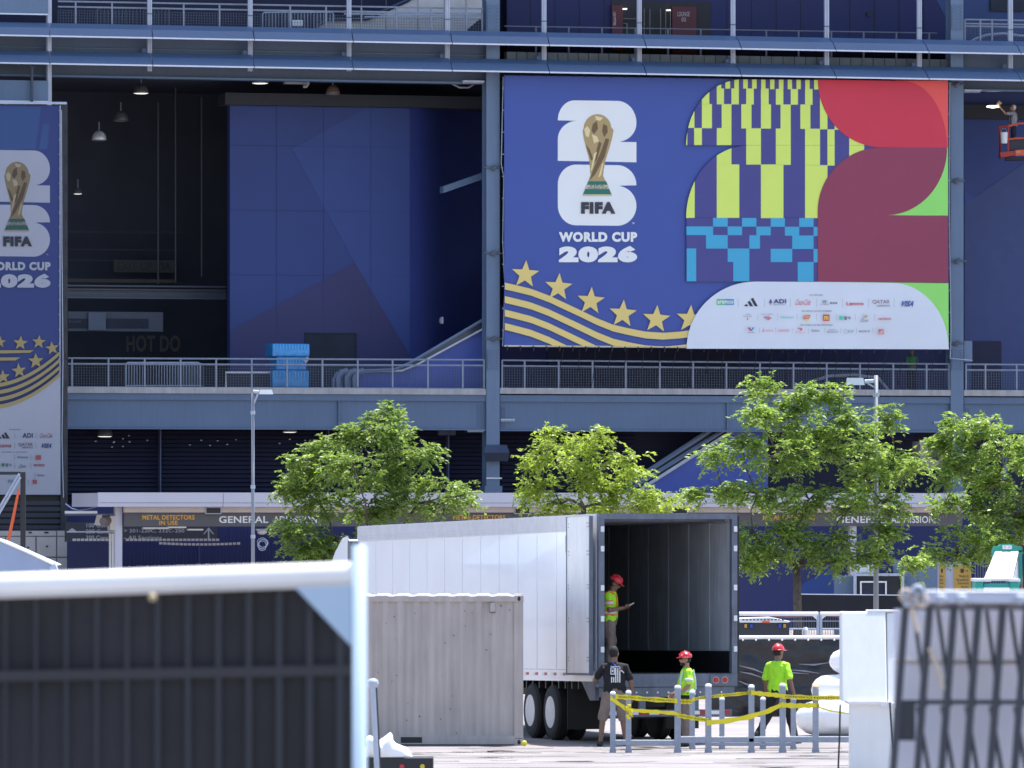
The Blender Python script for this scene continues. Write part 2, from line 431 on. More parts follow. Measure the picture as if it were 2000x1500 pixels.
# ------------------------------------------------ main level walls
mb = MB(); fbox(mb, 449, 800, 205, 760, -5.0, 0.4, 632); wl = build('mural_wall', mb, m_blue, st)
mb = MB(); z0_, z1_ = FZ(800,205.5,-5), FZ(800,759,-5)
for px_, dd_ in ((800,-5.0),(815,-5.06),(828,-5.2),(840,-5.45),(852,-5.8),(864,-6.25),(880,-6.9),(915,-8.0),(965,-9.3)):
    mb.v += [W(FA(px_,dd_),dd_,z1_), W(FA(px_,dd_),dd_,z0_)]
for i in range(8): mb.f.append((2*i,2*i+2,2*i+3,2*i+1))
build('curved_wall', mb, M('mural_dark_blue',(0.026,0.044,0.215),0.6,var=0.05), st, smooth=True)
mb = MB(); fpoly(mb, [(720,208),(800,206.8),(800,692),(693,513),(571,291)], -4.985, 0.01); build('painted_facet', mb, m_blue2, wl)
mb = MB(); fpoly(mb, [(693,513),(800,692),(800,758),(449.5,758),(449.5,646)], -4.98, 0.01); build('painted_facet', mb, m_purp, wl)
mb = MB()
for y in (286,412,538,664): fbox(mb, 449.5, 799, y, y+0.35, -4.972, 0.012, 625)
for x in (540,632,724): fbox(mb, x, x+0.35, 207, 650, -4.972, 0.012)
build('panel_joint', mb, M('joint_navy',(0.025,0.046,0.19),0.7), wl)
mb = MB(); fbox(mb, 597, 695, 652, 758, -4.96, 0.1); door = build('doorway', mb, m_dark, st)
mb = MB(); fbox(mb, 595.5, 597.2, 651, 758, -4.93, 0.1); fbox(mb, 694.8, 696.5, 651, 758, -4.93, 0.1); fbox(mb, 595.5, 696.5, 650, 652.4, -4.93, 0.1); build('door_frame', mb, m_navy2, door)
mb = MB(); fbox(mb, 440, 955, 185, 208, -4.4, 1.2, 700); build('bulkhead', mb, M('bulkhead_grey',(0.026,0.03,0.04),0.7), st)
mb = MB(); fpoly(mb, [(866,364),(946,336),(946,349),(866,377)], -1.6, 0.5); build('raking_beam', mb, m_steel2, st)
mb = MB(); fbox(mb, 859.5, 862, 622, 630, -5.9, 0.2); fbox(mb, 862.3, 866, 619, 632, -5.8, 0.2); build('wall_lamp', mb, m_white, st)
mb = MB(); fbox(mb, 980, 1860, 600, 760, -5.0, 0.4, 1430); build('mural_wall', mb, m_navy, st)
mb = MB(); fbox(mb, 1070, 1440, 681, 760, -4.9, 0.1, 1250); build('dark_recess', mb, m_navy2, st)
mb = MB(); fbox(mb, 1883, 2120, 178, 770, -4.2, 0.4, 1950); wr = build('mural_wall', mb, m_blue, st)
mb = MB(); fpoly(mb, [(2000,318),(1884,400),(1884,770),(2110,770),(2110,250)], -4.18, 0.01); build('painted_facet', mb, M('mural_slate',(0.044,0.064,0.19),0.6), wr)
mb = MB(); fpoly(mb, [(1884,400),(1905,386),(1884,372)], -4.17, 0.01); build('painted_facet', mb, m_blue2, wr)
mb = MB(); fbox(mb, 1883, 2120, 205, 232, -3.9, 0.4, 1950); build('bulkhead', mb, MATS['bulkhead_grey'], st)
mb = MB(); fbox(mb, 1899, 1956, 666, 771, -4.15, 0.1); build('doorway', mb, m_navy2, st)
mb = MB(); fbox(mb, 1883, 1899, 666, 706, -0.1, 0.4); build('junction_box', mb, m_steel, st)
# dim concourse interior, left opening
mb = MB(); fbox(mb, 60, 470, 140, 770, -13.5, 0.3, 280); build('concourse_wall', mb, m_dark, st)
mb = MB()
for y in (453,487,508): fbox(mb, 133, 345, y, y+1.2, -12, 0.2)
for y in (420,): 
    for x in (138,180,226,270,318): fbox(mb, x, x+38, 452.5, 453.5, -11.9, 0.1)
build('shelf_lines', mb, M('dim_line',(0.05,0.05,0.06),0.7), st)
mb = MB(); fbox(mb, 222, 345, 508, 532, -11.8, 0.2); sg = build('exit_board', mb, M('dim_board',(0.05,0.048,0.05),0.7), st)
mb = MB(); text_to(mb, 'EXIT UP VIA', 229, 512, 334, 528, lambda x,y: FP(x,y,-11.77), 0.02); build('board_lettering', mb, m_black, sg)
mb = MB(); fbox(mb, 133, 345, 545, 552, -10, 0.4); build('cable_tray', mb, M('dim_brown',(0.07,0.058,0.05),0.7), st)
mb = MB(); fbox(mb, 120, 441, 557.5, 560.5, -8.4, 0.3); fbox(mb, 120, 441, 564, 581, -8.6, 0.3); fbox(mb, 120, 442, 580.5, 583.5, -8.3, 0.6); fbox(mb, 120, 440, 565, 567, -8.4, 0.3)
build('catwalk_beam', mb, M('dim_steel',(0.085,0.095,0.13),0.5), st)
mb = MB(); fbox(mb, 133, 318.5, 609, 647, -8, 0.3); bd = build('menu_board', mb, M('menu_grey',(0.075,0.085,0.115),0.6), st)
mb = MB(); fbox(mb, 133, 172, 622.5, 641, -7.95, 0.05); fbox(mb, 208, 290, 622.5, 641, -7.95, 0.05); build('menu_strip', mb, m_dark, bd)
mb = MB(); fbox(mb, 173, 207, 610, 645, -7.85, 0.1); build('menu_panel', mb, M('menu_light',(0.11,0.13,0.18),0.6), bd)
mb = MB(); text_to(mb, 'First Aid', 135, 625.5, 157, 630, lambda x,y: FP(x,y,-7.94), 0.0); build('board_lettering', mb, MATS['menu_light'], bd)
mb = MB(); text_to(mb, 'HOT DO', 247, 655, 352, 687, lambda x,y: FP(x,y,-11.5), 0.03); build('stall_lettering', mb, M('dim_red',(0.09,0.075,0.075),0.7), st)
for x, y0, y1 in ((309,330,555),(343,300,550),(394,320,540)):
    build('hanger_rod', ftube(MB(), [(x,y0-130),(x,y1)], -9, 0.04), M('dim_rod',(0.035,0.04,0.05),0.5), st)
# soffit services over the opening
mb = MB(); fbox(mb, 557, 602, 160, 164, -2.0, 0.3); ftube(mb, [(600,155),(602,163),(598,169),(592,169)], -1.8, 0.06); ftube(mb, [(875,160),(898,171),(915,171),(930,162)], -1.0, 0.035)
build('soffit_pipe', mb, M('pipe_grey',(0.3,0.29,0.29),0.5), st)
mb = MB(); fbox(mb, 595, 735, 153, 158, -1.2, 0.5); build('soffit_strip', mb, M('strip_tan',(0.3,0.24,0.23),0.6), st)
# ------------------------------------------------ lower level: slatted shutters
for x0, x1 in ((120,312),(315,640),(643,874),(877,948),(978,1240)):
    mb = MB(); fbox(mb, x0, x1, 838, 972, -2.3, 0.2); sh = build('shutter_bay', mb, M('shutter_gap',(0.008,0.009,0.02),0.8), st)
    for k in range(15):
        y = 842+k*8.4
        mb = MB(); a0, a1 = FA(x0,-2.1)+0.02, FA(x1,-2.1)-0.02; r = (x0+x1)/2
        z1, z0 = FZ(r,y,-2.1), FZ(r,y+6.0,-2.1)
        mb.hexa([W(a0,-2.25,z0), W(a1,-2.25,z0), W(a1,-1.98,z0-0.02), W(a0,-1.98,z0-0.02), W(a0,-2.25,z1), W(a1,-2.25,z1), W(a1,-2.1,z1), W(a0,-2.1,z1)])
        build('shutter_slat', mb, M('shutter_navy',(0.022,0.024,0.055),0.55), sh)
mb = MB()
for x in (312.5, 641, 875): fbox(mb, x, x+2.6, 838, 972, -1.7, 0.3)
fbox(mb, 857, 890, 841, 850, -1.7, 0.3)
build('shutter_post', mb, M('post_navy',(0.06,0.075,0.14),0.5), st)
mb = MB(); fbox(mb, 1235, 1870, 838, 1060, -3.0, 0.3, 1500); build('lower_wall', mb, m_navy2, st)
mb = MB(); fbox(mb, 1000, 1460, 826, 832, -1.4, 0.4, 1200); build('pipe_run', mb, m_steel2, st)
mb = MB(); fbox(mb, 1722, 1786, 825, 859, -2.6, 0.3); build('wall_panel', mb, m_navy, st)
mb = MB(); ftube(mb, [(1745,824),(1782,843),(1850,844)], -1.5, 0.03); ftube(mb, [(1790,823),(1830,845)], -1.5, 0.03); ftube(mb, [(978,826),(1010,818)], -1.0, 0.03); build('conduit', mb, m_rail, st)
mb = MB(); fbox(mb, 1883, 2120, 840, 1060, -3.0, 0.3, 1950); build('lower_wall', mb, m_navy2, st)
mb = MB(); fbox(mb, 1958, 1968, 840, 1030, -2, 0.4); build('pipe_column', mb, m_steel, st)
mb = MB(); fbox(mb, -60, 2120, 985, 1300, 1.5, 0.3, 1000); build('ground_floor_wall', mb, m_navy, st)
# box on the column and little lamps
mb = MB(); mb.hexa([FP(949,901,0.35), FP(992,901,0.35), FP(990,901,-0.3), FP(951,901,-0.3), FP(945,884,0.7), FP(995,884,0.7), FP(990,869,0.1), FP(949,869,0.1)])
build('floodlight_box', mb, M('fixture_slate',(0.07,0.085,0.13),0.45), loc=FP(970,901,0.2), label='slate angled floodlight box fixed to the steel column above the canopy', cat='floodlight')
mb = MB()
for k in range(9): p = FP(951+k*3.4, 934, 0.03); mb.tube([p, p+NN*0.04], 0.035, 6)
build('bolt_row', mb, m_white, st)
# ================================================================ printed banners
class Sheet:
    """print on a banner: each part is a flat sheet of colour a few mm above the one below"""
    def __init__(s, root, d, mp=lambda x, y: (x, y), suffix='', mul=(1,1,1)):
        s.root, s.d, s.mp, s.sfx, s.mul, s.n = root, d, mp, suffix, mul, 0
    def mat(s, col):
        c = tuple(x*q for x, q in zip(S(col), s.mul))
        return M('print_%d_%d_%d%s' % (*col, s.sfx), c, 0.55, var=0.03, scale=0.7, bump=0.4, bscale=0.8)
    def part(s, name, polys, col, texts=(), parent=None):
        s.n += 1; d = s.d + 0.004*s.n; mb = MB()
        for p in polys:
            if len(p) >= 3: mb.face([FP(*s.mp(x, y), d) for x, y in p])
        for t in texts:
            body, x0, y0, x1, y1 = t[:5]
            text_to(mb, body, x0, y0, x1, y1, lambda x, y: FP(*s.mp(x, y), d), *(t[5:]))
        return build(name, mb, s.mat(col), parent or s.root)
    def text(s, name, texts, col, parent=None): return s.part(name, [], col, texts, parent)
def R(x0, y0, x1, y1): return [(x0,y0),(x1,y0),(x1,y1),(x0,y1)]
def star(cx, cy, r, rot=4, q=0.42):
    return [(cx+(r if i%2==0 else r*q)*math.sin(math.radians(36*i+rot)), cy-(r if i%2==0 else r*q)*math.cos(math.radians(36*i+rot))) for i in range(10)]
WHITE = (228,230,252)
def emblem(sh):
    two = arc(1122,235,32.5,39,180,90)+arc(1205,240,38,43,90,0)+arc(1207,240,36,36.5,0,-80)+[(1212,277),(1243,277.5),(1243,317),(1089.5,314),(1089.5,272)]+arc(1127,272,37.5,36,180,90)+[(1090,235)]
    six = arc(1125,360,35.5,38.5,180,90)+arc(1205,362,38,39.5,90,0)+[(1211,362.5)]+arc(1205,402,38,39,80,0)+arc(1205,402,38,39,0,-90)+arc(1125,401,35.5,39,270,180)
    sh.part('emblem_digit', [two], WHITE); sh.part('emblem_digit', [six], WHITE)
    cup = arc(1167,250,27.5,27,-20,200,24)
    cup = [(1195,250),(1198.5,254),(1196,268),(1190,290),(1183,312),(1179,332),(1178,344),(1184,356),(1148,356),(1153,342),(1152,325),(1150,308),(1145,290),(1140,270),(1138,256),(1140,250)] + arc(1167,251,27,28,175,5,20)
    c = sh.part('cup_print', [cup], (176,152,116))
    sh.part('cup_shade', [[(1158,242),(1166,236),(1168,252),(1160,262),(1155,255)],[(1178,242),(1186,246),(1187,258),(1180,268),(1176,256)],[(1144,282),(1152,292),(1160,314),(1154,312)],
        [(1183,270),(1190,272),(1181,306),(1163,340),(1152,352),(1158,332),(1172,300)],[(1170,276),(1175,280),(1166,312),(1158,322),(1163,300)]], (112,88,64), parent=c)
    sh.part('cup_light', [[(1141,252),(1147,246),(1153,254),(1150,268),(1144,266)],[(1162,226),(1178,230),(1172,236),(1164,234)],[(1156,262),(1166,266),(1170,276),(1160,280)],[(1160,300),(1166,296),(1156,334),(1154,332)],[(1176,320),(1179,318),(1174,342),(1168,348)]], (226,208,172), parent=c)
    sh.part('cup_base', [[(1149,354),(1184,354),(1195,381),(1138,381)]], (34,112,106), parent=c)
    sh.part('cup_base_band', [[(1146.5,361),(1187,361),(1190,369),(1143,369)]], (190,182,172), parent=c)
    sh.text('cup_lettering', [('FIFA',1153,361.2,1181,364.6,0.02),('WORLD CUP',1147.5,365.4,1186.5,368.8,0.02)], (86,92,92), parent=c)
    sh.part('cup_base_edge', [[(1138.6,379.5),(1194.4,379.5),(1195,382.5),(1138,382.5)]], (196,186,160), parent=c)
    sh.text('emblem_lettering', [('FIFA',1135,394.5,1202,417.5,0.075)], (54,54,72))
    sh.text('emblem_lettering', [('WORLD CUP',1091.5,453,1244.5,472.5,0.06),('2026',1091.5,480,1244.5,512.5,0.085)], WHITE)
    sh.text('trade_mark', [('TM',1234.5,434.5,1239,437.5,0.02)], WHITE)
BD = 0.34
bn = thing('printed_banner', FP(1420,680,BD), 'wide blue banner with tournament emblem and coloured numerals between the steel columns', 'banner')
mb = MB(); p = [FP(985,147,BD), FP(1852,160.5,BD), FP(1853,681,BD), FP(1420,679,BD), FP(985,675.5,BD)]; mb.prism(p, -NN*0.03)
sh = Sheet(bn, BD)
build('cloth', mb, sh.mat((60,80,168)), bn)
emblem(sh)
GOLD = (222,198,132)
for c in ((1026,536),(1091,561),(1154,588),(1216.5,613),(1282,623.5),(1348,623)): sh.part('gold_star', [star(*c, 28)], GOLD)
wave = [(986,552),(1000,555),(1037,564),(1072,577),(1102,591),(1132,605),(1165,621),(1197,634),(1227,641),(1260,647.5),(1295,650),(1330,647.5),(1360,643)]
for k in range(4):
    top = [(x, y+k*26.3*(1+0.04*math.sin((x-986)/120))) for x, y in wave]; bot = [(x, y+13.2) for x, y in top]
    sh.part('gold_wave', [clip_half(top+bot[::-1], 0.0065, -1, 675.2-0.0065*985)], GOLD)
def Zq(X, Y): return (1330+X/3.572, 140+Y/3.572)
def ZR(X0, Y0, X1, Y1): return [Zq(X0,Y0), Zq(X1,Y0), Zq(X1,Y1), Zq(X0,Y1)]
PUR = (70,68,146); YEL = (212,232,118); CYA = (64,164,222)
reg1 = arc(1450,284,110,129,180,90)+[(1720,157),(1720,284)]
reg2 = arc(1462,426,122,142,180,90)+[(1720,284),(1720,426)]
sh.part('numeral_ground', [reg1, reg2, ZR(38,1018,1000,1465)], PUR)
ye = []
for r in [(250,48,281,118),(310,48,343,118),(372,48,404,118),(434,48,466,118),(496,48,528,118),(560,48,590,120),(622,48,652,122),(683,48,715,122),(745,48,775,122),(806,48,836,122),(867,48,898,122),(929,48,962,124),
          (146,118,198,230),(250,117,300,228),(352,117,404,228),(455,117,508,229),(558,118,612,230),(662,120,714,230),(766,121,816,230),(866,121,918,231),
          (40,228,94,392),(146,226,216,394),(284,226,352,395),(421,227,492,396),(558,228,628,397),(695,229,766,398),(833,229,903,399),(970,160,1022,402),(1072,300,1120,405),
          (92,393,146,512),(250,393,352,512),(30,393,44,512),(455,395,558,513),(662,397,766,513),(866,398,970,513),(1022,402,1072,513),(1174,405,1278,513)]:
    ye.append(clip_convex(ZR(*r), reg1))
for r in [(455,512.5,558,648),(662,512.5,766,650),(866,512.5,970,654),(1022,512.5,1072,655),(1174,512.5,1278,680),(250,512.5,352,649),(250,647,407,1020),(558,647,715,1022),(866,652,1022,1022),(30,640,96,1020)]:
    ye.append(clip_convex(ZR(*r), reg2))
sh.part('yellow_stripes', ye, YEL)
sh.part('cyan_checks', [ZR(*r) for r in [(224,1020,326,1081),(426,1020,526,1081),(626,1021,725,1082),(825,1021,925,1083),(38,1080,224,1140),(326,1080,426,1141),(526,1081,626,1142),(725,1082,825,1144),(925,1083,956,1147),
    (175,1140,326,1234),(477,1141,551,1235),(776,1143,925,1237),(40,1233,106,1462),(326,1234,477,1327),(626,1236,776,1328),(925,1237,956,1330),(365,1326,477,1462),(815,1328,925,1464)]], CYA)
sh.part('green_corner', [ZR(1400,530,1863,1004), [(1600,550),(1852.5,553),(1852.8,681),(1600,681)]], (146,222,120))
sh.part('coral_corner', [ZR(1500,62,1863,531)], (230,84,88))
sh.part('red_petal', [[Zq(*p) for p in arc(1400,55,445,472,180,270)+[(1857,530)]+[(1545+312*math.cos(math.radians(t)), 530-466*math.sin(math.radians(t))) for t in range(0,91,5)]]], (202,50,80))
sh.part('maroon_numeral', [[Zq(*p) for p in arc(1400,975,446,447,180,90)+[(1430+427*math.cos(math.radians(t)), 530+471*math.sin(math.radians(t))) for t in range(0,91,5)]+[(1863,1006),(1865,1472),(955,1466)]]], (140,56,92))
sh.part('white_dome', [arc(1475,681,134,131,180,90)+[(1600,550.6)]+arc(1742,682,111,129.5,90,0)], (214,220,252))
DK = (66,66,84); RD = (206,62,90); GY = (140,144,160)
def z8(X, Y): return (1380+X/8.333, 560+Y/8.333)
def z5(X, Y): return (1600+X/7.692, 560+Y/7.692)
def t8(b, X0, Y0, X1, Y1, *k): return (b, *z8(X0,Y0), *z8(X1,Y1), *k)
def t5(b, X0, Y0, X1, Y1, *k): return (b, *z5(X0,Y0), *z5(X1,Y1), *k)
def P8(*p): return [z8(*q) for q in p]
def P5(*p): return [z5(*q) for q in p]
lg = sh.part('logo_divider', [R(x, 583, x+0.8, 600) for x in (1441.5,1492.7,1543.5,1594.5,1645,1695.5,1746)] + [R(x, 613, x+0.7, 626) for x in (1480,1518.3,1556.4,1594.6,1632.6,1670,1707.8)] + [R(x, 640, x+0.7, 651) for x in (1483,1515,1547,1578.5,1610.6,1642,1672.6,1704.5)], (176,180,204))
sh.part('logo_block', [R(1399.7,584,1417,595.6)], (84,190,150)); sh.part('logo_block', [R(1417,584,1433.2,595.6)], (80,146,206))
sh.text('logo_lettering', [('aramco',1401.3,587,1432,593.2,0.03)], WHITE)
sh.part('logo_bars', [P8((720,200),(757,178),(835,318),(785,318)), P8((668,248),(705,228),(757,318),(706,318)), P8((615,300),(655,282),(678,318),(625,318))], (52,54,70))
sh.part('logo_drop', [P8((1045,195),(1070,262),(1015,262))], (74,76,160)); sh.part('logo_drop', [P8((1018,268),(1066,268),(1043,302))], (150,156,206))
sh.text('logo_lettering', [t8('ADI',1090,202,1295,272,0.03), t8('PREDICTSTREET',1086,288,1290,300)], (70,66,130))
sh.text('logo_lettering', [t8('Coca-Cola',1435,205,1715,298,0.0,0.12)], (212,84,110))
ring = lambda cx, cy, rx, ry, w: [[(cx+math.cos(a)*rx, cy+math.sin(a)*ry), (cx+math.cos(b)*rx, cy+math.sin(b)*ry), (cx+math.cos(b)*(rx-w), cy+math.sin(b)*(ry-w)), (cx+math.cos(a)*(rx-w), cy+math.sin(a)*(ry-w))] for a, b in [(2*math.pi*i/20, 2*math.pi*(i+1)/20) for i in range(20)]]
sh.part('logo_ring', ring(*z8(1920,243), 5.0, 2.8, 0.5), DK)
sh.text('logo_lettering', [t8('H',1895,228,1948,258,0.02,0.3), t8('HYUNDAI',1858,279,1982,296), t5('KIA',160,232,285,258,0.03,0.1)], DK)
sh.text('logo_lettering', [t5('Lenovo',412,224,668,280,0.02)], RD)
sh.text('logo_lettering', [t5('QATAR',800,200,1058,262), t5('AIRWAYS',868,272,1060,302)], (126,74,98))
sh.text('logo_lettering', [t5('VISA',1205,212,1450,298,0.05,0.18)], (70,96,178))
sh.text('logo_lettering', [t8('FIFA PARTNERS',1676,126,1895,148,0.01), t8('FIFA WORLD CUP 2026 SPONSORS',1548,384,2035,408,0.01), t8('FIFA WORLD CUP 2026 SUPPORTERS',1530,612,2050,636,0.01)], (104,104,122))
sh.text('logo_lettering', [t8('MICHELOB',640,440,712,458), t8('ULTRA',600,468,740,492), t8('BANK OF AMERICA',890,440,1090,456)], GY)
sh.part('logo_mark', [P8((664,505),(677,505),(674,540),(662,540))], RD)
sh.part('logo_flag', [P8((950,520),(1010,478),(1022,482),(965,525)), P8((972,530),(1034,490),(1046,496),(985,537)), P8((992,542),(1050,502),(1060,508),(1002,548))], RD)
sh.part('logo_flag', [P8((925,505),(950,485),(960,488),(935,510)), P8((945,500),(975,478),(990,476),(950,508))], (90,96,150))
sh.text('logo_lettering', [t8('Hisense',1208,480,1418,515,0.02)], (110,204,222))
sh.part('logo_disc', [arc(*z8(1632,500), 6.2, 6.6, 0, 360)], (238,208,120)); sh.part('logo_band', [P8((1575,490),(1600,470),(1690,458),(1684,505),(1660,518),(1582,530))], (204,70,90))
sh.text('logo_lettering', [t8("LAY'S",1592,478,1678,512,0.02)], WHITE)
sh.part('logo_block', [P5((60,418),(155,418),(155,513),(60,513))], (208,60,76)); sh.text('logo_lettering', [t5('m',74,440,142,496,0.05)], (242,200,96))
sh.part('logo_block', [P5((302,440),(358,440),(354,498),(304,498))], (84,200,180)); sh.text('logo_lettering', [t5('蒙牛',370,446,482,502,0.01)], DK)
sh.part('logo_bird', [P5((650,460),(690,425),(735,430),(715,462),(680,470))], (190,176,150)); sh.text('logo_lettering', [t5('Dove',615,480,752,530,0.0,0.2)], (104,106,130))
sh.text('logo_lettering', [t5('verizon',882,460,1080,500,0.02)], (198,62,92))
sh.part('logo_v', [P8((665,662),(705,662),(738,722),(712,722))], (204,70,92)); sh.part('logo_v', [P8((738,722),(712,722),(745,662),(783,662))], (84,150,214)); sh.text('logo_lettering', [t8('Valvoline',670,738,782,752,0.02)], (60,66,120))
sh.text('logo_lettering', [t8('airbnb',962,696,1082,728), t8('A',902,682,948,738), t8('DIAGEO',1170,694,1350,732,0.01), t8('DOORDASH',1440,742,1605,756)], (222,100,130))
sh.part('logo_mark', [P8((1475,668),(1535,668),(1562,690),(1540,718),(1505,718),(1530,700),(1540,690),(1528,684),(1490,684))], (204,70,92))
sh.text('logo_lettering', [t8('Globant',1702,696,1840,732,0.01), t5('MARRIOTT',145,640,262,652), t5('BONVOY',122,660,285,695), t5('ROCK-IT',600,657,765,684,0.03)], (88,90,112))
sh.text('logo_lettering', [t5('PIF',432,652,520,698)], (110,158,168)); sh.part('logo_ring', ring(*z5(395,675), 3.6, 4.2, 0.6), (110,158,168))
sh.part('logo_block', [P5((892,638),(970,638),(970,715),(892,715))], (222,104,108)); sh.part('logo_stripe', [P5((900,700),(950,648),(958,654),(908,708)), P5((925,706),(964,668),(966,680),(938,710))], WHITE)
# eyelets, ties and hems of the wide banner
mb = MB()
for k in range(34):
    x = 990+k*25.6; y = 148+0.0153*(x-985); ftube(mb, [(x,y+0.5),(x+1,y-4)], BD+0.03, 0.02, 5); ftube(mb, [(x,676+0.006*(x-985)-1),(x+1.5,681+0.006*(x-985)),(x+0.4,685+0.006*(x-985))], BD+0.06, 0.025, 5)
build('tie_set', mb, m_black, bn)
mb = MB(); ftube(mb, [(985,675.5),(1420,678.6),(1853,681)], BD+0.03, 0.035); build('hem', mb, M('hem_cream',(0.62,0.56,0.48),0.8), bn)
mb = MB()
for k in range(24): x = 1100+k*31.5; ftube(mb, [(x,682),(x-4+random.uniform(-3,3),720),(x-7,754)], 0.1, 0.012, 4)
build('slack_line', mb, m_black, bn)
mb = MB()
for k in range(12):
    y = 172+k*43; ftube(mb, [(984.5,y),(981,y+0.3)], BD-0.05, 0.02, 5); ftube(mb, [(1852,y+8),(1856,y+8)], BD-0.05, 0.02, 5)
ftube(mb, [(983,150),(979,320),(984,345),(982,470),(986,560),(982,676)], 0.2, 0.02, 5); ftube(mb, [(1855,160),(1854,420),(1857,640),(1856,700),(1899,704)], 0.2, 0.025, 5)
build('side_lacing', mb, m_rail, bn)
mb = MB()
for x0, x1, y in ((946,984,327),(944,984,494),(946,984,661),(1852,1884,164),(1852,1884,352),(1852,1888,509),(1852,1884,670)):
    ftube(mb, [(x0,y),(x1,y+1)], 0.06, 0.035, 5); ftube(mb, [((x0+x1)/2-4,y+4),((x0+x1)/2+5,y-3)], 0.12, 0.06, 6); ftube(mb, [((x0+x1)/2,y),((x0+x1)/2+1,y+8)], 0.1, 0.025, 5)
build('clamp_strap', mb, M('strap_grey',(0.1,0.11,0.13),0.5), bn)

# tall banner on the left tower
LD = 3.0
tw = thing('black_tower', FP(60,1110,LD-0.5), 'black slatted tower on a cream panel base at the left edge', 'tower')
mb = MB(); fbox(mb, 118.5, 132, 201, 1036, LD-0.05, 0.9); tp = build('tower_post', mb, M('tower_black',(0.02,0.022,0.032),0.5), tw)
mb = MB()
for k in range(14): fbox(mb, 128, 130.5, 250+k*55, 262+k*55, LD-0.03, 0.1)
build('slot', mb, m_black, tp)
mb = MB(); fbox(mb, -120, 119, 968, 1036, LD-0.25, 0.6); tb = build('slat_back', mb, m_black, tw)
for k in range(5):
    mb = MB(); fbox(mb, -120, 118, 978+k*12, 986.5+k*12, LD-0.1, 0.25); build('tower_slat', mb, M('tower_slat',(0.02,0.024,0.04),0.5), tb)
m_cream = M('cream_panel', (0.44,0.39,0.37), 0.6, var=0.06)
mb = MB(); fbox(mb, -120, 131, 1036, 1290, LD+0.1, 0.5); build('base_core', mb, M('panel_gap',(0.16,0.14,0.14),0.7), tw)
for x0, x1, y0, y1 in ((-80,109.5,1037,1046.5),(112,131,1037,1046.5),(-80,10,1048.5,1087),(12,69,1048.5,1087),(72,109.5,1048.5,1087),(112,131,1048.5,1087),(-80,69,1090,1230),(72,109.5,1090,1230),(112,131,1090,1230)):
    mb = MB(); fbox(mb, x0, x1, y0, y1, LD+0.14, 0.1); build('cream_panel', mb, m_cream, tw)
mb = MB()
for x, y, w in ((56,1038.5,6),(87,1038.5,8),(53,1067.5,4),(90,1065.5,4),(90,1094,5)): fbox(mb, x, x+w, y, y+3, LD+0.16, 0.05)
build('socket', mb, m_black, tw)
lb = thing('hanging_banner', FP(40,966,LD+0.1), 'narrow dull blue banner with part of the emblem on the tower at left edge', 'banner')
sh = Sheet(lb, LD+0.1, lambda x, y: (97.5+(x-1243)*0.845, 293+(y-196)*0.85), '_shaded', (0.36,0.375,0.46))  # shade over this banner is put into its print colours
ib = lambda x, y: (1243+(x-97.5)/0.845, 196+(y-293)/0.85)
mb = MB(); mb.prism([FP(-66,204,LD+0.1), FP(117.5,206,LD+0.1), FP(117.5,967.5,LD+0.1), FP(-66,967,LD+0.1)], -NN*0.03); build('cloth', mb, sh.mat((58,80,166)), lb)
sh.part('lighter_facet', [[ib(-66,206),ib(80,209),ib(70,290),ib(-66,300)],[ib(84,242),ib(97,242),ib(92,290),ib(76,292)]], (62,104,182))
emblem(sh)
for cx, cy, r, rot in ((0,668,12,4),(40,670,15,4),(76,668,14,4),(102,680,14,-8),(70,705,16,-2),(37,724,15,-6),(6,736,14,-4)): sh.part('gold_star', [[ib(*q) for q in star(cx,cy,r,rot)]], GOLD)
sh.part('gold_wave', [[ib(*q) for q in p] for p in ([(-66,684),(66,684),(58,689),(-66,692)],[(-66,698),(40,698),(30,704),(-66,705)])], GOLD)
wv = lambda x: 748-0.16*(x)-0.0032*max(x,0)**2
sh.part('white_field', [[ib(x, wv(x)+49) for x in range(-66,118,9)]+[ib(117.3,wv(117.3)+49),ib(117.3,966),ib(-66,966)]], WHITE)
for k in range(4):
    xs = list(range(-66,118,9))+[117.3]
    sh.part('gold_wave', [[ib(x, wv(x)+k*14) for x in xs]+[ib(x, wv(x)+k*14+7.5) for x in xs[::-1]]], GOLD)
def TI(b, x0, y0, x1, y1, *k): return (b, *ib(x0,y0), *ib(x1,y1), *k)
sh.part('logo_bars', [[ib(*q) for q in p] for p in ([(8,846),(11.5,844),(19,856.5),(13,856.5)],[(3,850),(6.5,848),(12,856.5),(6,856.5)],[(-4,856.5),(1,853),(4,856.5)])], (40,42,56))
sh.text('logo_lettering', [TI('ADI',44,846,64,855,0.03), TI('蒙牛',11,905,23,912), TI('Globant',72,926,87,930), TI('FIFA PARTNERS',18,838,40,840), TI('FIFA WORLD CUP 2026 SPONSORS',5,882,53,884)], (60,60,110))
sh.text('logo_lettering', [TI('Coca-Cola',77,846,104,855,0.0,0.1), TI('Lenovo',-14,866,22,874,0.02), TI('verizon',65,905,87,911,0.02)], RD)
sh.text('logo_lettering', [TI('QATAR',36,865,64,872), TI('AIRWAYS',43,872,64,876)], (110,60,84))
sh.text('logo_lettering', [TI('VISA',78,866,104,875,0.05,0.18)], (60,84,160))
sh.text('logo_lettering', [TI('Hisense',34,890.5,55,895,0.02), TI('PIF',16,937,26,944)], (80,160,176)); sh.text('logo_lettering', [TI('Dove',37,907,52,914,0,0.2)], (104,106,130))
sh.part('logo_block', [[ib(*q) for q in R(64,937,72,945)]], (222,104,96)); sh.part('logo_block', [[ib(*q) for q in R(70,889,80,898)]], (222,104,96)); sh.part('logo_block', [[ib(*q) for q in R(3,905,9,911)]], (60,160,120))
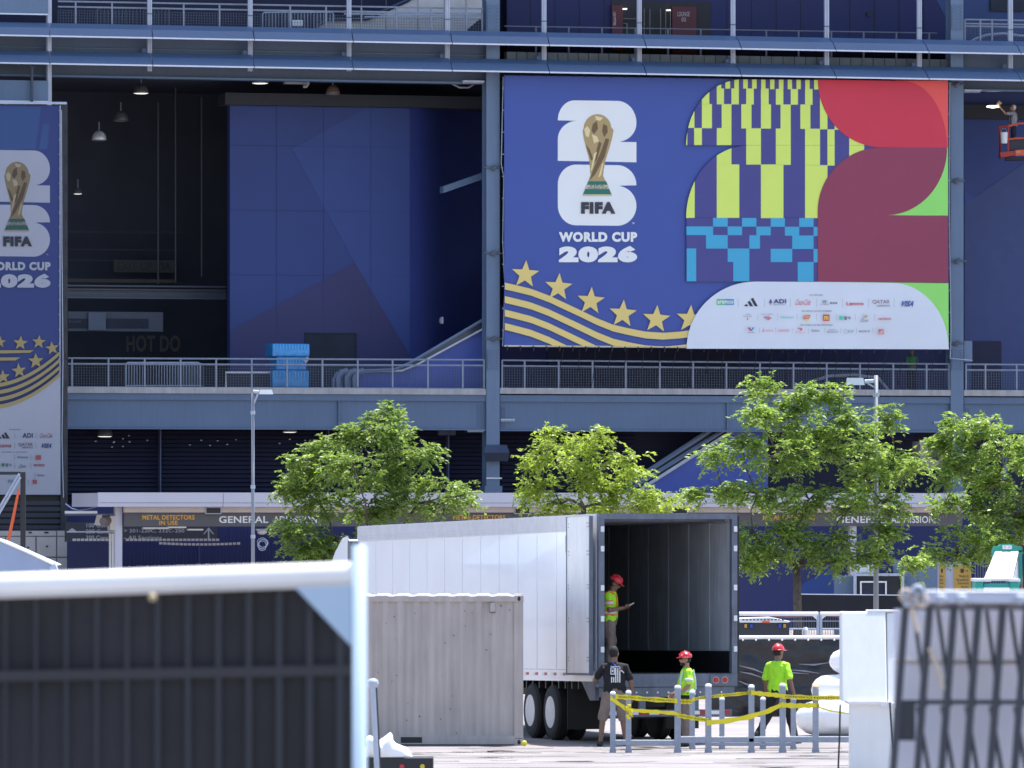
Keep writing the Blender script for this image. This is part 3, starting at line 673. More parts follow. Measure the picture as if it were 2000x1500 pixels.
sh.part('logo_divider', [[ib(*q) for q in R(x,y,x+0.7,y+11)] for x,y in ((28.5,845),(70,845),(28.5,865),(70,865),(28.5,888),(60,888),(28.5,904),(60,904),(68,923),(55,937))], (160,164,190))
mb = MB(); ftube(mb, [(-66,200.5),(130,201.5)], LD+0.15, 0.05); ftube(mb, [(117.5,206),(117,966)], LD+0.13, 0.02); ftube(mb, [(120,215),(121,500),(123,700),(121,860),(124,972)], LD+0.15, 0.015)
for k in range(26): fbox(mb, 115, 116.2, 215+k*28.5, 216.4+k*28.5, LD+0.32, 0.03)
build('eyelet_cord', mb, m_rail, lb)

# ================================================================ railings
def railing(name, label, posts, ends, ytop, slope, rails, ybot, d, mat, mesh=None, thick=0.035, group=None):
    x0, x1 = ends; f = lambda x, y: y+slope*(x-x0)
    rt = thing(name, FP((x0+x1)/2, f((x0+x1)/2, ybot), d), label, 'railing', group)
    for x in posts:
        mb = MB(); fbox(mb, x-1.5, x+1.5, f(x,ytop), f(x,ybot), d, 0.06); build('post', mb, mat, rt)
    for y in rails:
        build('rail', ftube(MB(), [(x0,f(x0,y)),(x1,f(x1,y))], d-0.03, thick), mat, rt)
    if mesh:
        y0, y1, sx = mesh; mb = MB(); x = x0
        while x < x1:
            fbox(mb, x, x+0.55, f(x,y0), f(x,y1), d-0.02, 0.012); x += sx
        y = y0
        while y < y1:
            fbox(mb, x0, x1, f((x0+x1)/2,y), f((x0+x1)/2,y)+0.5, d-0.03, 0.01); y += sx
        build('wire_infill', mb, m_dkrail, rt, kind='stuff')
    return rt
railing('deck_railing', 'grey deck railing with wire infill left of the steel column', [141,212,283,353,422.5,492,561,630,699,767,836,904,945.5], (133,946.5), 699, 0.0042, (699.5,710.5,756), 757.5, -0.1, m_rl, (713,756,5.2))
railing('deck_railing', 'grey deck railing with wire infill under the wide banner', [981,1025,1091.5,1157.5,1222.5,1289,1354,1419,1484.5,1550,1615,1680,1745,1810,1854], (980,1855), 703, 0.0085, (703.5,714.5,760), 761.5, -0.1, m_rl, (717,760,5.0))
railing('deck_railing', 'short grey deck railing right of the right hand steel column', [1887,1925,1986,2045], (1886,2060), 711, 0.006, (711.5,722.5,767), 768.5, -0.1, m_rl, (725,767,5.0))
railing('terrace_railing', 'upper terrace railing with wire infill above the left louvers', [148,219,359,429,567,637,706,774,842,911,942], (113,944), 2, 0.0175, (2.5,13), 70, -0.25, m_rl, (20,62,5.2))
railing('terrace_railing', 'low upper terrace railing above the wide banner', [1047,1111,1176,1241,1305,1369,1497,1560,1624,1687,1751,1815], (985,1830), 50.5, 0.0162, (51,), 106, -0.7, m_dkrail, None, 0.025)
railing('terrace_railing', 'upper terrace railing at the top right corner', [1885,1915,1938,2010], (1885,2060), 37.5, 0.017, (38,46,51), 84, -0.4, m_rl, (50,80,5))
def barrier(label, x0, x1, y0, y1, d, n, mat, group=None):
    rt = thing('crowd_barrier', FP((x0+x1)/2,y1,d), label, 'barrier', group)
    build('frame', ftube(MB(), [(x0,y1),(x0,y0+3),(x0+3,y0),(x1-3,y0),(x1,y0+3),(x1,y1)], d, 0.025), mat, rt)
    mb = MB()
    for k in range(1, n): x = x0+(x1-x0)*k/n; ftube(mb, [(x,y0),(x,y1-4)], d, 0.012, 4)
    ftube(mb, [(x0,y1-4),(x1,y1-4)], d, 0.02, 5); build('bar_set', mb, mat, rt)
barrier('galvanised crowd barrier standing on the dim left deck', 246, 391, 708, 757, -1.4, 27, m_rail)
barrier('second crowd barrier half hidden behind the first on the left deck', 262, 397, 710, 757, -1.9, 25, m_dkrail)
barrier('crowd barrier with a white notice on the top left terrace', 513, 651, 24, 62, -1.6, 22, m_rail)
barrier('dim crowd barrier at the left end of the top terrace', 190, 330, 16, 56, -1.8, 20, m_dkrail)
mb = MB(); fbox(mb, 571, 592, 39, 51, -1.5, 0.03); build('paper_notice', mb, m_white, loc=FP(581,51,-1.5), label='white paper notice hung on the top terrace crowd barrier', cat='notice')
rt = thing('low_white_frame', FP(485,757,-0.9), 'low white pipe frame with dark cloth left of the blue pallet', 'frame')
build('pipe', ftube(MB(), [(441,757),(441,727.5),(530,727.5),(530,757)], -0.9, 0.035), m_white, rt)
mb = MB(); fbox(mb, 443, 529, 730, 757, -0.95, 0.03); build('cloth', mb, M('charcoal_cloth',(0.03,0.032,0.05),0.8), rt)
# blue wrapped pallet
m_wrap = M('blue_wrap', (0.03,0.27,0.62), 0.25, var=0.18, scale=5, bump=0.6, bscale=9, coat=0.3)
rt = thing('wrapped_pallet', FP(568,757,-0.8), 'stack of bright blue wrapped blocks on the deck by the doorway', 'pallet')
for x0, x1, y0, y1, dd in ((532,604,723,757,0),(540,599,697,722.5,0.06),(532,605,671,696.5,0.02)):
    mb = MB(); fbox(mb, x0, x1, y0, y1, -0.5-dd, 1.1); build('wrapped_block', mb, m_wrap, rt, bevel=0.05)
    mb = MB()
    for k in range(int((x1-x0)/6)): fbox(mb, x0+2+k*6, x0+4.4+k*6, y0+2, y0+ (y1-y0)*0.45, -0.47-dd, 0.04)
    build('board_end', mb, M('blue_wrap_pale',(0.05,0.36,0.7),0.3), rt)
mb = MB(); fpoly(mb, [(592,703),(601,696),(604,701),(598,710)], -0.44, 0.02); build('torn_flap', mb, M('flap_grey',(0.4,0.42,0.5),0.5), rt)
# lamps under the soffit
def dome(label, x, y, r, d, glow, mat):
    rt = thing('dome_lamp', FP(x,y+r,d), label, 'lamp')
    c = FP(x,y,d); R_ = r/52.0
    mb = MB(); mb.rings([(c+ZZ*(R_*(1.25*math.sin(t))-R_*0.4), UU*R_*(math.cos(t)*0.92+0.08), NN*R_*(math.cos(t)*0.92+0.08)) for t in [i*math.pi/2/7 for i in range(8)]], 18); build('shade', mb, mat, rt, smooth=True)
    mb = MB(); mb.rings([(c-ZZ*R_*0.42, UU*R_*0.97, NN*R_*0.97), (c-ZZ*R_*0.5, UU*R_*0.6, NN*R_*0.6)], 18); build('lens', mb, glow, rt)
    mb = MB(); mb.tube([c+ZZ*R_*0.8, c+ZZ*(R_*0.8+0.35)], 0.03, 6); build('stem', mb, m_dkrail, rt)
m_dome = M('spun_aluminium', (0.6,0.56,0.55), 0.3, metal=0.4); m_domed = M('dark_dome', (0.07,0.075,0.085), 0.4)
gl = emit('lamp_glow', (1.0,0.96,0.9), 0.55); gd = M('lens_dim', (0.25,0.25,0.26), 0.3)
dome('bright aluminium dome lamp hanging in the dark left concourse', 193.5, 268, 14.5, -4.0, gd, m_dome)
dome('dark dome lamp with lit lens highest in the left concourse', 275.5, 176, 15, -4.0, gl, m_domed)
dome('dim dark dome lamp between the two brighter concourse lamps', 236, 230, 15, -6.0, gd, m_domed)
dome('lit dome lamp under the soffit left of the mural wall', 508, 156, 16, -3.0, gl, m_domed)
dome('brown dome lamp under the soffit above the mural wall', 650, 178, 14, -3.4, gd, M('brown_dome',(0.14,0.1,0.075),0.4))
dome('small lit dome lamp low in the dark concourse', 152, 375, 9, -9.0, gl, m_domed)
dome('flat lit dome lamp over the left slatted shutter', 205, 846, 15, -1.2, gl, m_domed)
dome('lit dome lamp over the shutter behind the left tree', 566, 838, 14, -1.2, gl, m_domed)
mb = MB()
for x, y in ((187,862),(223,863),(240,857),(253,863),(288,860),(219,873),(240,872),(393,860),(371,869),(425,861),(461,859),(444,868),(410,870),(566,858),(596,860),(606,860),(580,867),(546,866),(222,864),(252,851),(662,848),(668,855)):
    p = FP(x,y,-1.6); mb.box(p.x-0.03,p.x+0.03,p.y,p.y+0.05,p.z-0.016,p.z+0.016)
build('festoon_bulbs', mb, M('bulb_dim',(0.55,0.5,0.46),0.4), loc=FP(400,862,-1.6), label='scatter of small festoon bulbs in front of the slatted shutters', cat='lights', kind='stuff')
# ================================================================ escalators
m_bal = M('balustrade_dark', (0.05,0.065,0.1), 0.25); m_glassrail = M('handrail_blue', (0.16,0.2,0.3), 0.35); m_edge = M('pale_trim', (0.6,0.6,0.66), 0.4)
es = thing('escalator', FP(760,757,-1.2), 'blue sided escalator rising to the right from the main deck', 'escalator')
mb = MB(); fpoly(mb, [(700,757),(690,730),(780,724),(810,712),(946,640),(946,757)], -1.2, 0.25); build('side_panel', mb, M('escalator_blue',(0.06,0.095,0.36),0.5), es)
mb = MB(); fpoly(mb, [(780,719),(946,622),(946,640),(810,712),(785,724),(690,728)], -1.1, 0.1); build('balustrade', mb, m_bal, es)
build('handrail', ftube(MB(), [(652,757),(651,742),(657,730),(668,725),(700,724),(770,722),(800,709),(946,623)], -1.02, 0.06), m_glassrail, es)
build('trim', ftube(MB(), [(700,726),(785,724),(815,712),(946,641)], -1.05, 0.04), m_edge, es)
for x in (665,682,697):
    build('newel', ftube(MB(), [(x-4,757),(x-5,738),(x+2,727),(x+14,724)], -0.98, 0.13), m_glassrail, es)
es = thing('escalator', FP(1330,958,-0.9), 'blue sided escalator rising above the canopy behind the trees', 'escalator')
mb = MB(); fpoly(mb, [(1245,962),(1430,842),(1500,842),(1500,962)], -1.2, 0.25); build('side_panel', mb, M('escalator_bright_blue',(0.06,0.095,0.4),0.5), es)
mb = MB(); fpoly(mb, [(1205,962),(1405,824),(1430,826),(1430,842),(1245,962)], -1.3, 0.1); build('balustrade', mb, m_bal, es)
for pts, r, m_ in (([(1205,960),(1412,824)],0.1,m_glassrail), ([(1222,961),(1425,833)],0.09,m_glassrail), ([(1243,962),(1430,843)],0.05,m_edge), ([(1238,962),(1436,836)],0.03,m_edge)):
    build('handrail' if m_ is m_glassrail else 'trim', ftube(MB(), pts, -1.1, r), m_, es)
mb = MB(); fbox(mb, 1424, 1468, 826, 848, -1.1, 0.3); build('end_box', mb, m_steel, es)
es = thing('escalator', FP(800,62,-2.4), 'pale lit escalator side on the top terrace', 'escalator')
mb = MB(); fpoly(mb, [(612,64),(622,50),(640,40),(720,40),(800,4),(840,-30),(975,-30),(945,30),(905,64)], -2.4, 0.25); build('side_panel', mb, M('pale_cladding',(0.62,0.57,0.56),0.35,var=0.08), es)
for x in (706,754,816,868,910):
    mb = MB(); fbox(mb, x, x+0.8, -30, 64, -2.38, 0.03); build('cladding_joint', mb, M('joint_grey',(0.2,0.18,0.2),0.6), es)
build('handrail', ftube(MB(), [(612,62),(620,50),(640,38),(715,37),(800,-2),(860,-40)], -2.3, 0.07), m_bal, es)
for x0, x1, y in ((672,945,22),(672,945,27),(712,945,33)): build('guard_rail', ftube(MB(), [(x0,y),(x1,y+4)], -1.5, 0.03), m_rail, es)
es = thing('curved_handrail', FP(1940,84,-1.5), 'curved escalator handrail at the top right terrace', 'handrail')
build('handrail', ftube(MB(), [(1890,86),(1905,76),(1930,68),(1960,66),(2010,72)], -1.5, 0.06), m_rail, es)
es = thing('curved_handrail', FP(1660,762,-1.5), 'curved escalator handrail on the deck under the banner', 'handrail')
build('handrail', ftube(MB(), [(1560,764),(1585,745),(1620,734),(1670,732),(1715,738),(1735,762)], -1.5, 0.06), m_rail, es)
# ================================================================ gate canopy in front of the stadium
CD = 14.0
cn = thing('gate_canopy', FP(1040,1030,CD-2).xy.to_3d(), 'long white gate canopy with dark lettered sign band behind the trailer', 'canopy')
m_fas = M('canopy_white', (0.52,0.505,0.575), 0.5, var=0.03, scale=0.5)
XS = [191,436,640,845,1050,1255,1460,1665,1886]
zt, zb = FZ(1000,962.5,CD), FZ(1000,990,CD); zm = FZ(1000,982,CD)
for x0, x1 in zip(XS[:-1], XS[1:]):
    a0, a1 = FA(x0,CD)+0.01, FA(x1,CD)-0.01
    mb = MB(); mb.obox(W(a0,CD-0.12,zm), UU*(a1-a0), NN*0.12, ZZ*(zt-zm)); mb.obox(W(a0,CD-0.10,zb), UU*(a1-a0), NN*0.06, ZZ*(zm-zb-0.012))
    build('fascia_panel', mb, m_fas, cn)
a0, a1 = FA(192,CD), FA(1885,CD)
mb = MB(); mb.obox(W(a0,CD-4.2,zt-0.1), UU*(a1-a0), NN*4.05, ZZ*0.08); build('roof_sheet', mb, m_fas, cn)
mb = MB(); mb.obox(W(a0+0.1,CD-4.2,zb+0.05), UU*(a1-a0-0.2), NN*4.0, ZZ*0.06); build('soffit', mb, M('soffit_tan',(0.5,0.43,0.4),0.7), cn)
mb = MB(); mb.obox(W(a0,CD-4.2,zb), UU*0.1, NN*4.1, ZZ*(zt-zb-0.1)); build('end_fascia', mb, m_fas, cn)
sd = CD-0.7
mb = MB(); fbox(mb, 243, 1880, 990.3, 1001, CD-0.45, 0.2, 1000); build('soffit_beam', mb, MATS['soffit_tan'], cn)
sgn = build('sign_band', fbox(MB(), 243, 1880, 1001.5, 1028, sd, 0.15, 1000), M('sign_charcoal',(0.085,0.082,0.088),0.5), cn)
fn = lambda x, y: FP(x, y, sd+0.012)
m_orange = M('sign_amber', (0.75,0.36,0.02), 0.5); m_sgw = M('sign_white', (0.72,0.72,0.74), 0.5)
for bx in (278, 885, 1490):
    mb = MB(); text_to(mb, 'METAL DETECTORS', bx, 1006, bx+102, 1015, fn, 0.02); text_to(mb, 'IN USE', bx+33, 1017, bx+69, 1025, fn, 0.02)
    build('amber_lettering', mb, m_orange, sgn)
for bx in (428, 1036, 1634):
    build('white_lettering', text_to(MB(), 'GENERAL', bx, 1008, bx+96, 1021.5, fn, 0.02), m_sgw, sgn); build('white_lettering', text_to(MB(), 'ADMISSION', bx+106, 1008, bx+191, 1021.5, fn, 0.02), m_sgw, sgn)
for x0, y0 in ((402,991),(1006,991),(1313,991),(1640,991)):
    mb = MB(); fbox(mb, x0, x0+30, y0, y0+13, sd+0.3, 0.2); bx_ = build('display_box', mb, m_rail, cn)
    mb = MB(); fbox(mb, x0+1.2, x0+28.8, y0+1.2, y0+11.5, sd+0.31, 0.05); build('display_screen', mb, m_black, bx_)
for x in (225,700,1180,1660):
    mb = MB(); aa = FA(x,CD-0.9); mb.obox(W(aa,CD-1.15,0), UU*0.26, NN*0.25, ZZ*zb); build('canopy_post', mb, m_fas, cn, bevel=0.02)
mb = MB()
for x0, x1, y in ((280,330,1030),(328,364,1028.5),(367,397,1033)): fbox(mb, x0, x1, y, y+3, sd, 0.2)
build('strip_lamp', mb, M('strip_cream',(0.6,0.54,0.46),0.5), cn)
# speaker cluster and conduits at the canopy's left end
rt = thing('corner_speaker', FP(205,1025,CD-1.5), 'tan horn speaker box under the left end of the canopy', 'speaker')
mb = MB(); mb.hexa([FP(184,1025,CD-1), FP(196,1027,CD-0.7), FP(196,1027,CD-1.4), FP(184,1025,CD-1.6), FP(189,1006,CD-1), FP(200,1005,CD-0.7), FP(200,1005,CD-1.4), FP(189,1006,CD-1.6)]); build('box', mb, M('speaker_tan',(0.5,0.42,0.36),0.6), rt)
build('horn', MB().tube([FP(201,1018,CD-0.5), FP(212,1016,CD-1.2)], [0.13,0.2], 12), M('horn_brown',(0.12,0.1,0.09),0.6), rt)
mb = MB(); fbox(mb, 215, 226, 1008, 1036, CD-0.9, 0.4); build('bracket', mb, M('bracket_cream',(0.52,0.48,0.45),0.6), rt)
rt = thing('steel_pipe_rail', FP(165,1002,CD-4), 'white topped horizontal pipe between tower and canopy', 'pipe')
mb = MB(); fbox(mb, 128, 190, 998, 1003, CD-5, 0.15); build('pipe', mb, m_white, rt)
mb = MB(); fbox(mb, 128, 222, 1003.2, 1007, CD-5, 0.15); build('under_rail', mb, m_dkrail, rt)
build('hanging_cable', ftube(MB(), [(128,984),(140,993),(155,997),(172,994),(188,990)], CD-3, 0.02, 5), M('cable_blue',(0.2,0.28,0.5),0.5), loc=FP(155,997,CD-3), label='slack blue cable between tower and canopy end', cat='cable')
build('coiled_cable', ftube(MB(), [(513+9*math.cos(t)*(1+0.2*math.sin(t*2.3)), 1058+10*math.sin(t)+t*0.5) for t in [i*0.35 for i in range(54)]], CD-0.5, 0.014, 4), m_rail, loc=FP(513,1058,CD-0.5), label='coil of pale cable hanging under the canopy sign', cat='cable')
rt = thing('ceiling_camera', FP(512,1042,CD-0.5), 'beige dome fixture under the lettered sign band', 'fixture')
mb = MB(); mb.ball(FP(512,1039,CD-0.6), (0.18,0.18,0.1)); build('dome', mb, M('fixture_beige',(0.5,0.45,0.4),0.5), rt, smooth=True)
mb = MB(); fbox(mb, 502, 523, 1033, 1036, CD-0.6, 0.2); build('bar', mb, MATS['fixture_beige'], rt)
# wayfinding board behind the canopy
rt = thing('wayfinding_board', FP(300,1055,6), 'dark wayfinding board with pale section numbers and arrow behind the canopy', 'sign')
mb = MB(); fbox(mb, 128, 424, 1020, 1058, 6, 0.15); build('board', mb, M('board_navy',(0.025,0.028,0.04),0.5), rt)
fn2 = lambda x, y: FP(x, y, 6.012)
mb = MB()
for b_, x0, x1, y in (('100 Conc.',169,216,1022),('200 Conc.',168,216,1034),('300 Conc.',168,214,1046),('> 201-220C, 232C-250',242,360,1033),('- All Sections',242,316,1046)): text_to(mb, b_, x0, y, x1, y+8, fn2, 0.01)
fpoly(mb, [(397,1043),(407.5,1030),(418,1043),(416,1043.5),(409,1035.5),(409,1054),(406,1054),(406,1035.5),(399,1043.5)], 6.012); fpoly(mb, [(132,1038),(141,1031),(150,1038)], 6.012)
build('board_lettering', mb, M('board_pale',(0.34,0.35,0.38),0.5), rt)
mb = MB(); fbox(mb, 131, 226, 1037.5, 1040, 7.5, 0.1); build('cross_pipe', mb, m_rail, rt)
for lab, x0, x1, y, dd in (('row of small pale tags strung below the wayfinding board',142,425,1054,9.0),('short sagging row of white tags strung beneath the first row',311,471,1063,9.6)):
    rt = thing('tag_string', FP((x0+x1)/2,y+4,dd), lab, 'tag string'); x = x0
    while x < x1:
        if not 214 < x < 246:
            mb = MB(); yy = y - (abs(x-390)**2*0.00035 if y > 1060 else 0); fbox(mb, x, x+6.2, yy-2, yy+2.5, dd, 0.02); build('tag', mb, M('tag_white',(0.45,0.46,0.52),0.6), rt)
        x += 8
mb = MB(); fbox(mb, 132, 222, 1040, 1300, 4.5, 0.1); build('mesh_screen', mb, M('navy_mesh',(0.02,0.025,0.09),0.7), loc=FP(177,1219,4.5), label='navy mesh screen below the wayfinding board left of the canopy post', cat='screen')
mb = MB()
for x in range(246,640,7): fbox(mb, x, x+1, 1030, 1290, 2.2, 0.05)
fbox(mb, 387, 391, 1030, 1290, 2.4, 0.1)
build('ribbed_screen', mb, M('rib_navy',(0.018,0.022,0.085),0.6), loc=FP(440,1219,2.2), label='navy ribbed screen under the canopy lettering', cat='screen', kind='stuff')
for x0, x1 in ((214,217),(219,222)):
    mb = MB(); fbox(mb, x0, x1, 1042, 1290, CD-4.4, 0.1); build('conduit_pipe', mb, m_white, loc=FP(x0,1219,CD-4.4), label='thin white downpipe %s beside the left canopy post' % ('farther left' if x0 == 214 else 'nearest'), cat='pipe')
mb = MB(); fbox(mb, 1797, 1841, 862, 917, 0.2, 0.9); rt = build('tan_loudspeaker', mb, M('speaker_brown',(0.3,0.24,0.22),0.6), loc=FP(1819,917,0), label='brown square loudspeaker with round cone left of the right column', cat='speaker')
build('cone', MB().tube([FP(1822,887,0.22), FP(1822,887,0.26)], [0.3,0.27], 20), M('cone_dark',(0.05,0.045,0.045),0.7), rt); build('inner_cone', MB().tube([FP(1822,887,0.26), FP(1822,887,0.3)], [0.17,0.12], 20), M('cone_mid',(0.1,0.085,0.08),0.7), rt)

# ================================================================ lift with worker's bucket at the top right
LY = fY(1975, -1.6)
m_lift = M('lift_red', (0.42,0.035,0.02), 0.4, var=0.1); m_lift2 = M('lift_orange', (0.72,0.1,0.045), 0.4)
rt = thing('boom_lift_basket', at(1990,310,LY), 'red boom lift basket raised beside the right column', 'lift')
def lp(x, y, dy=0.0): return at(x, y, LY+dy)
mb = MB(); p = [lp(1953,296),lp(1983,296),lp(1983,303),lp(1955,309)]; mb.prism([lp(1953,298,-0.3),lp(1984,294,-0.3),lp(1984,303,-0.3),lp(1955,308,-0.3)], (0,1.1,0)); build('floor_pan', mb, m_lift, rt)
mb = MB(); mb.prism([lp(1983,293,-0.34),lp(2030,291,-0.34),lp(2030,302,-0.34),lp(1984,304,-0.34)], (0,0.2,0)); build('front_plate', mb, m_lift2, rt)
mb = MB(); mb.prism([lp(1985,295.5,-0.345),lp(1993,295,-0.345),lp(1993,298,-0.345),lp(1985,298.5,-0.345)], (0,0.004,0)); build('hazard_patch', mb, M('hazard_yellow',(0.5,0.36,0.15),0.5), rt)
mb = MB(); mb.prism([lp(1965,308,0),lp(2030,305,0),lp(2030,312,0),lp(1965,313,0)], (0,0.6,0)); build('boom_head', mb, m_black, rt)
for pts, m_ in (([(1953,298),(1952,248)],m_lift),([(1969,295),(1969,246)],m_lift),([(1952,248),(1970,247)],m_lift),([(1969,272),(1985,270),(2030,269)],m_lift2),([(1969,246),(1990,241),(2030,240)],m_lift2),([(1953,298),(1953,250)],m_lift)):
    build('rail', MB().tube([lp(x,y,-0.3) for x, y in pts], 0.04, 6), m_, rt)
mb = MB(); mb.prism([lp(1972,273,-0.2),lp(2030,271,-0.2),lp(2030,293,-0.2),lp(1972,294,-0.2)], (0,0.03,0)); build('mesh_panel', mb, M('mesh_dark',(0.03,0.035,0.05),0.6), rt)
rt = thing('plastic_bucket', at(1961,280,LY), 'white plastic bucket hung on the lift basket rail', 'bucket')
c0, c1 = lp(1961,280,-0.42), lp(1961,258.5,-0.42)
build('pail', MB().rings([(c0,(0.125,0,0),(0,0.125,0)),(c1,(0.145,0,0),(0,0.145,0)),(c1-ZZ*0.02,(0.13,0,0),(0,0.13,0)),(c0+ZZ*0.03,(0.11,0,0),(0,0.11,0))], 18), m_white, rt)
build('handle', MB().tube([lp(1954,259,-0.42),lp(1958,251,-0.42),lp(1964,251,-0.42),lp(1968,259,-0.42)], 0.008, 5), m_rail, rt)
mb = MB(); mb.rings([(at(1939,211,LY-0.1),(0.02,0,0),(0,0.02,0)),(at(1939,209,LY-0.1),(0.24,0,0),(0,0.2,0)),(at(1939,206.5,LY-0.1),(0.22,0,0),(0,0.18,0))], 16)
rt = build('work_light', mb, emit('work_glow',(1.0,0.98,0.95),3.0), loc=at(1939,209,LY-0.1), label='glowing flat lamp held up by the lift worker', cat='lamp')
build('lamp_neck', MB().tube([at(1948,206,LY-0.1), at(1954,199,LY-0.1)], [0.05,0.09], 8), M('lamp_brass',(0.35,0.26,0.12),0.5), rt)

# ================================================================ lamp posts
def lamp_post(label, x, ytop, Y, r, arm):
    rt = thing('street_lamp', V(((x-1000)/F*Y, Y, 0)), label, 'street lamp')
    p = at(x, ytop, Y); b = V((p.x, Y, 0))
    build('pole', MB().tube([b, b+ZZ*(p.z*0.5), p], [r*1.25, r, r*0.85], 12), M('pole_grey',(0.26,0.27,0.31),0.5), rt, smooth=True)
    build('base', MB().tube([b, b+ZZ*0.35], [r*2, r*1.5], 12), m_rail, rt)
    hx0, hx1, hy0, hy1 = arm
    mb = MB(); q = [at(hx0,hy1,Y-0.18), at(hx1,hy1,Y-0.18), at(hx1,hy1,Y+0.18), at(hx0,hy1,Y+0.18)]; t = [at(hx0+2,hy0,Y-0.14), at(hx1-3,hy0,Y-0.14), at(hx1-3,hy0,Y+0.14), at(hx0+2,hy0,Y+0.14)]
    mb.hexa(q+t); build('lamp_head', mb, M('lamp_head_pale',(0.75,0.75,0.76),0.35), rt)
    ym = (hy0+hy1)/2; near = hx1 if hx1 < x else hx0
    build('arm', MB().tube([at(x,ym-1,Y), at(near,ym,Y)], 0.05, 8), m_rail, rt)
    build('brace', MB().tube([at(x,ytop+25,Y), at((x+near)/2+ (near-x)*0.3,ym+3,Y)], 0.025, 6), m_rail, rt)
    mb = MB()
    for yy in (ytop+38, ytop+183, ytop+280):
        c = at(x, yy, Y); mb.tube([c-ZZ*0.05, c+ZZ*0.05], r*1.35, 10)
    build('clamp', mb, m_rail, rt)
lamp_post('slender grey lamp post left of the leafy tree', 494, 768, 214, 0.05, (506,534,761,770))
lamp_post('grey lamp post rising through the foliage of the tallest tree', 1711, 733, 187.5, 0.06, (1652,1689,738,752))

# ================================================================ trees
def leafmat(name, col, tr):
    m = bpy.data.materials.new(name); m.use_nodes = True; nt = m.node_tree; N = nt.nodes; L = nt.links
    out = N['Material Output']; b = N['Principled BSDF']; b.inputs['Roughness'].default_value = 0.42; b.inputs['Specular IOR Level'].default_value = 0.35
    ge = N.new('ShaderNodeNewGeometry'); cr = N.new('ShaderNodeMapRange'); cr.inputs[3].default_value = 0.6; cr.inputs[4].default_value = 1.45
    L.new(ge.outputs['Random Per Island'], cr.inputs[0])
    vm = N.new('ShaderNodeVectorMath'); vm.operation = 'SCALE'; vm.inputs[0].default_value = col; L.new(cr.outputs[0], vm.inputs['Scale'])
    L.new(vm.outputs[0], b.inputs['Base Color'])
    tl = N.new('ShaderNodeBsdfTranslucent'); v2 = N.new('ShaderNodeVectorMath'); v2.operation = 'MULTIPLY'; v2.inputs[1].default_value = (1.25,1.35,0.7)
    L.new(vm.outputs[0], v2.inputs[0]); L.new(v2.outputs[0], tl.inputs[0])
    mx = N.new('ShaderNodeMixShader'); mx.inputs[0].default_value = tr
    L.new(b.outputs[0], mx.inputs[1]); L.new(tl.outputs[0], mx.inputs[2]); L.new(mx.outputs[0], out.inputs[0])
    return m
m_bark = M('bark', (0.12,0.09,0.075), 0.9, var=0.35, scale=9, bump=0.8, bscale=25)
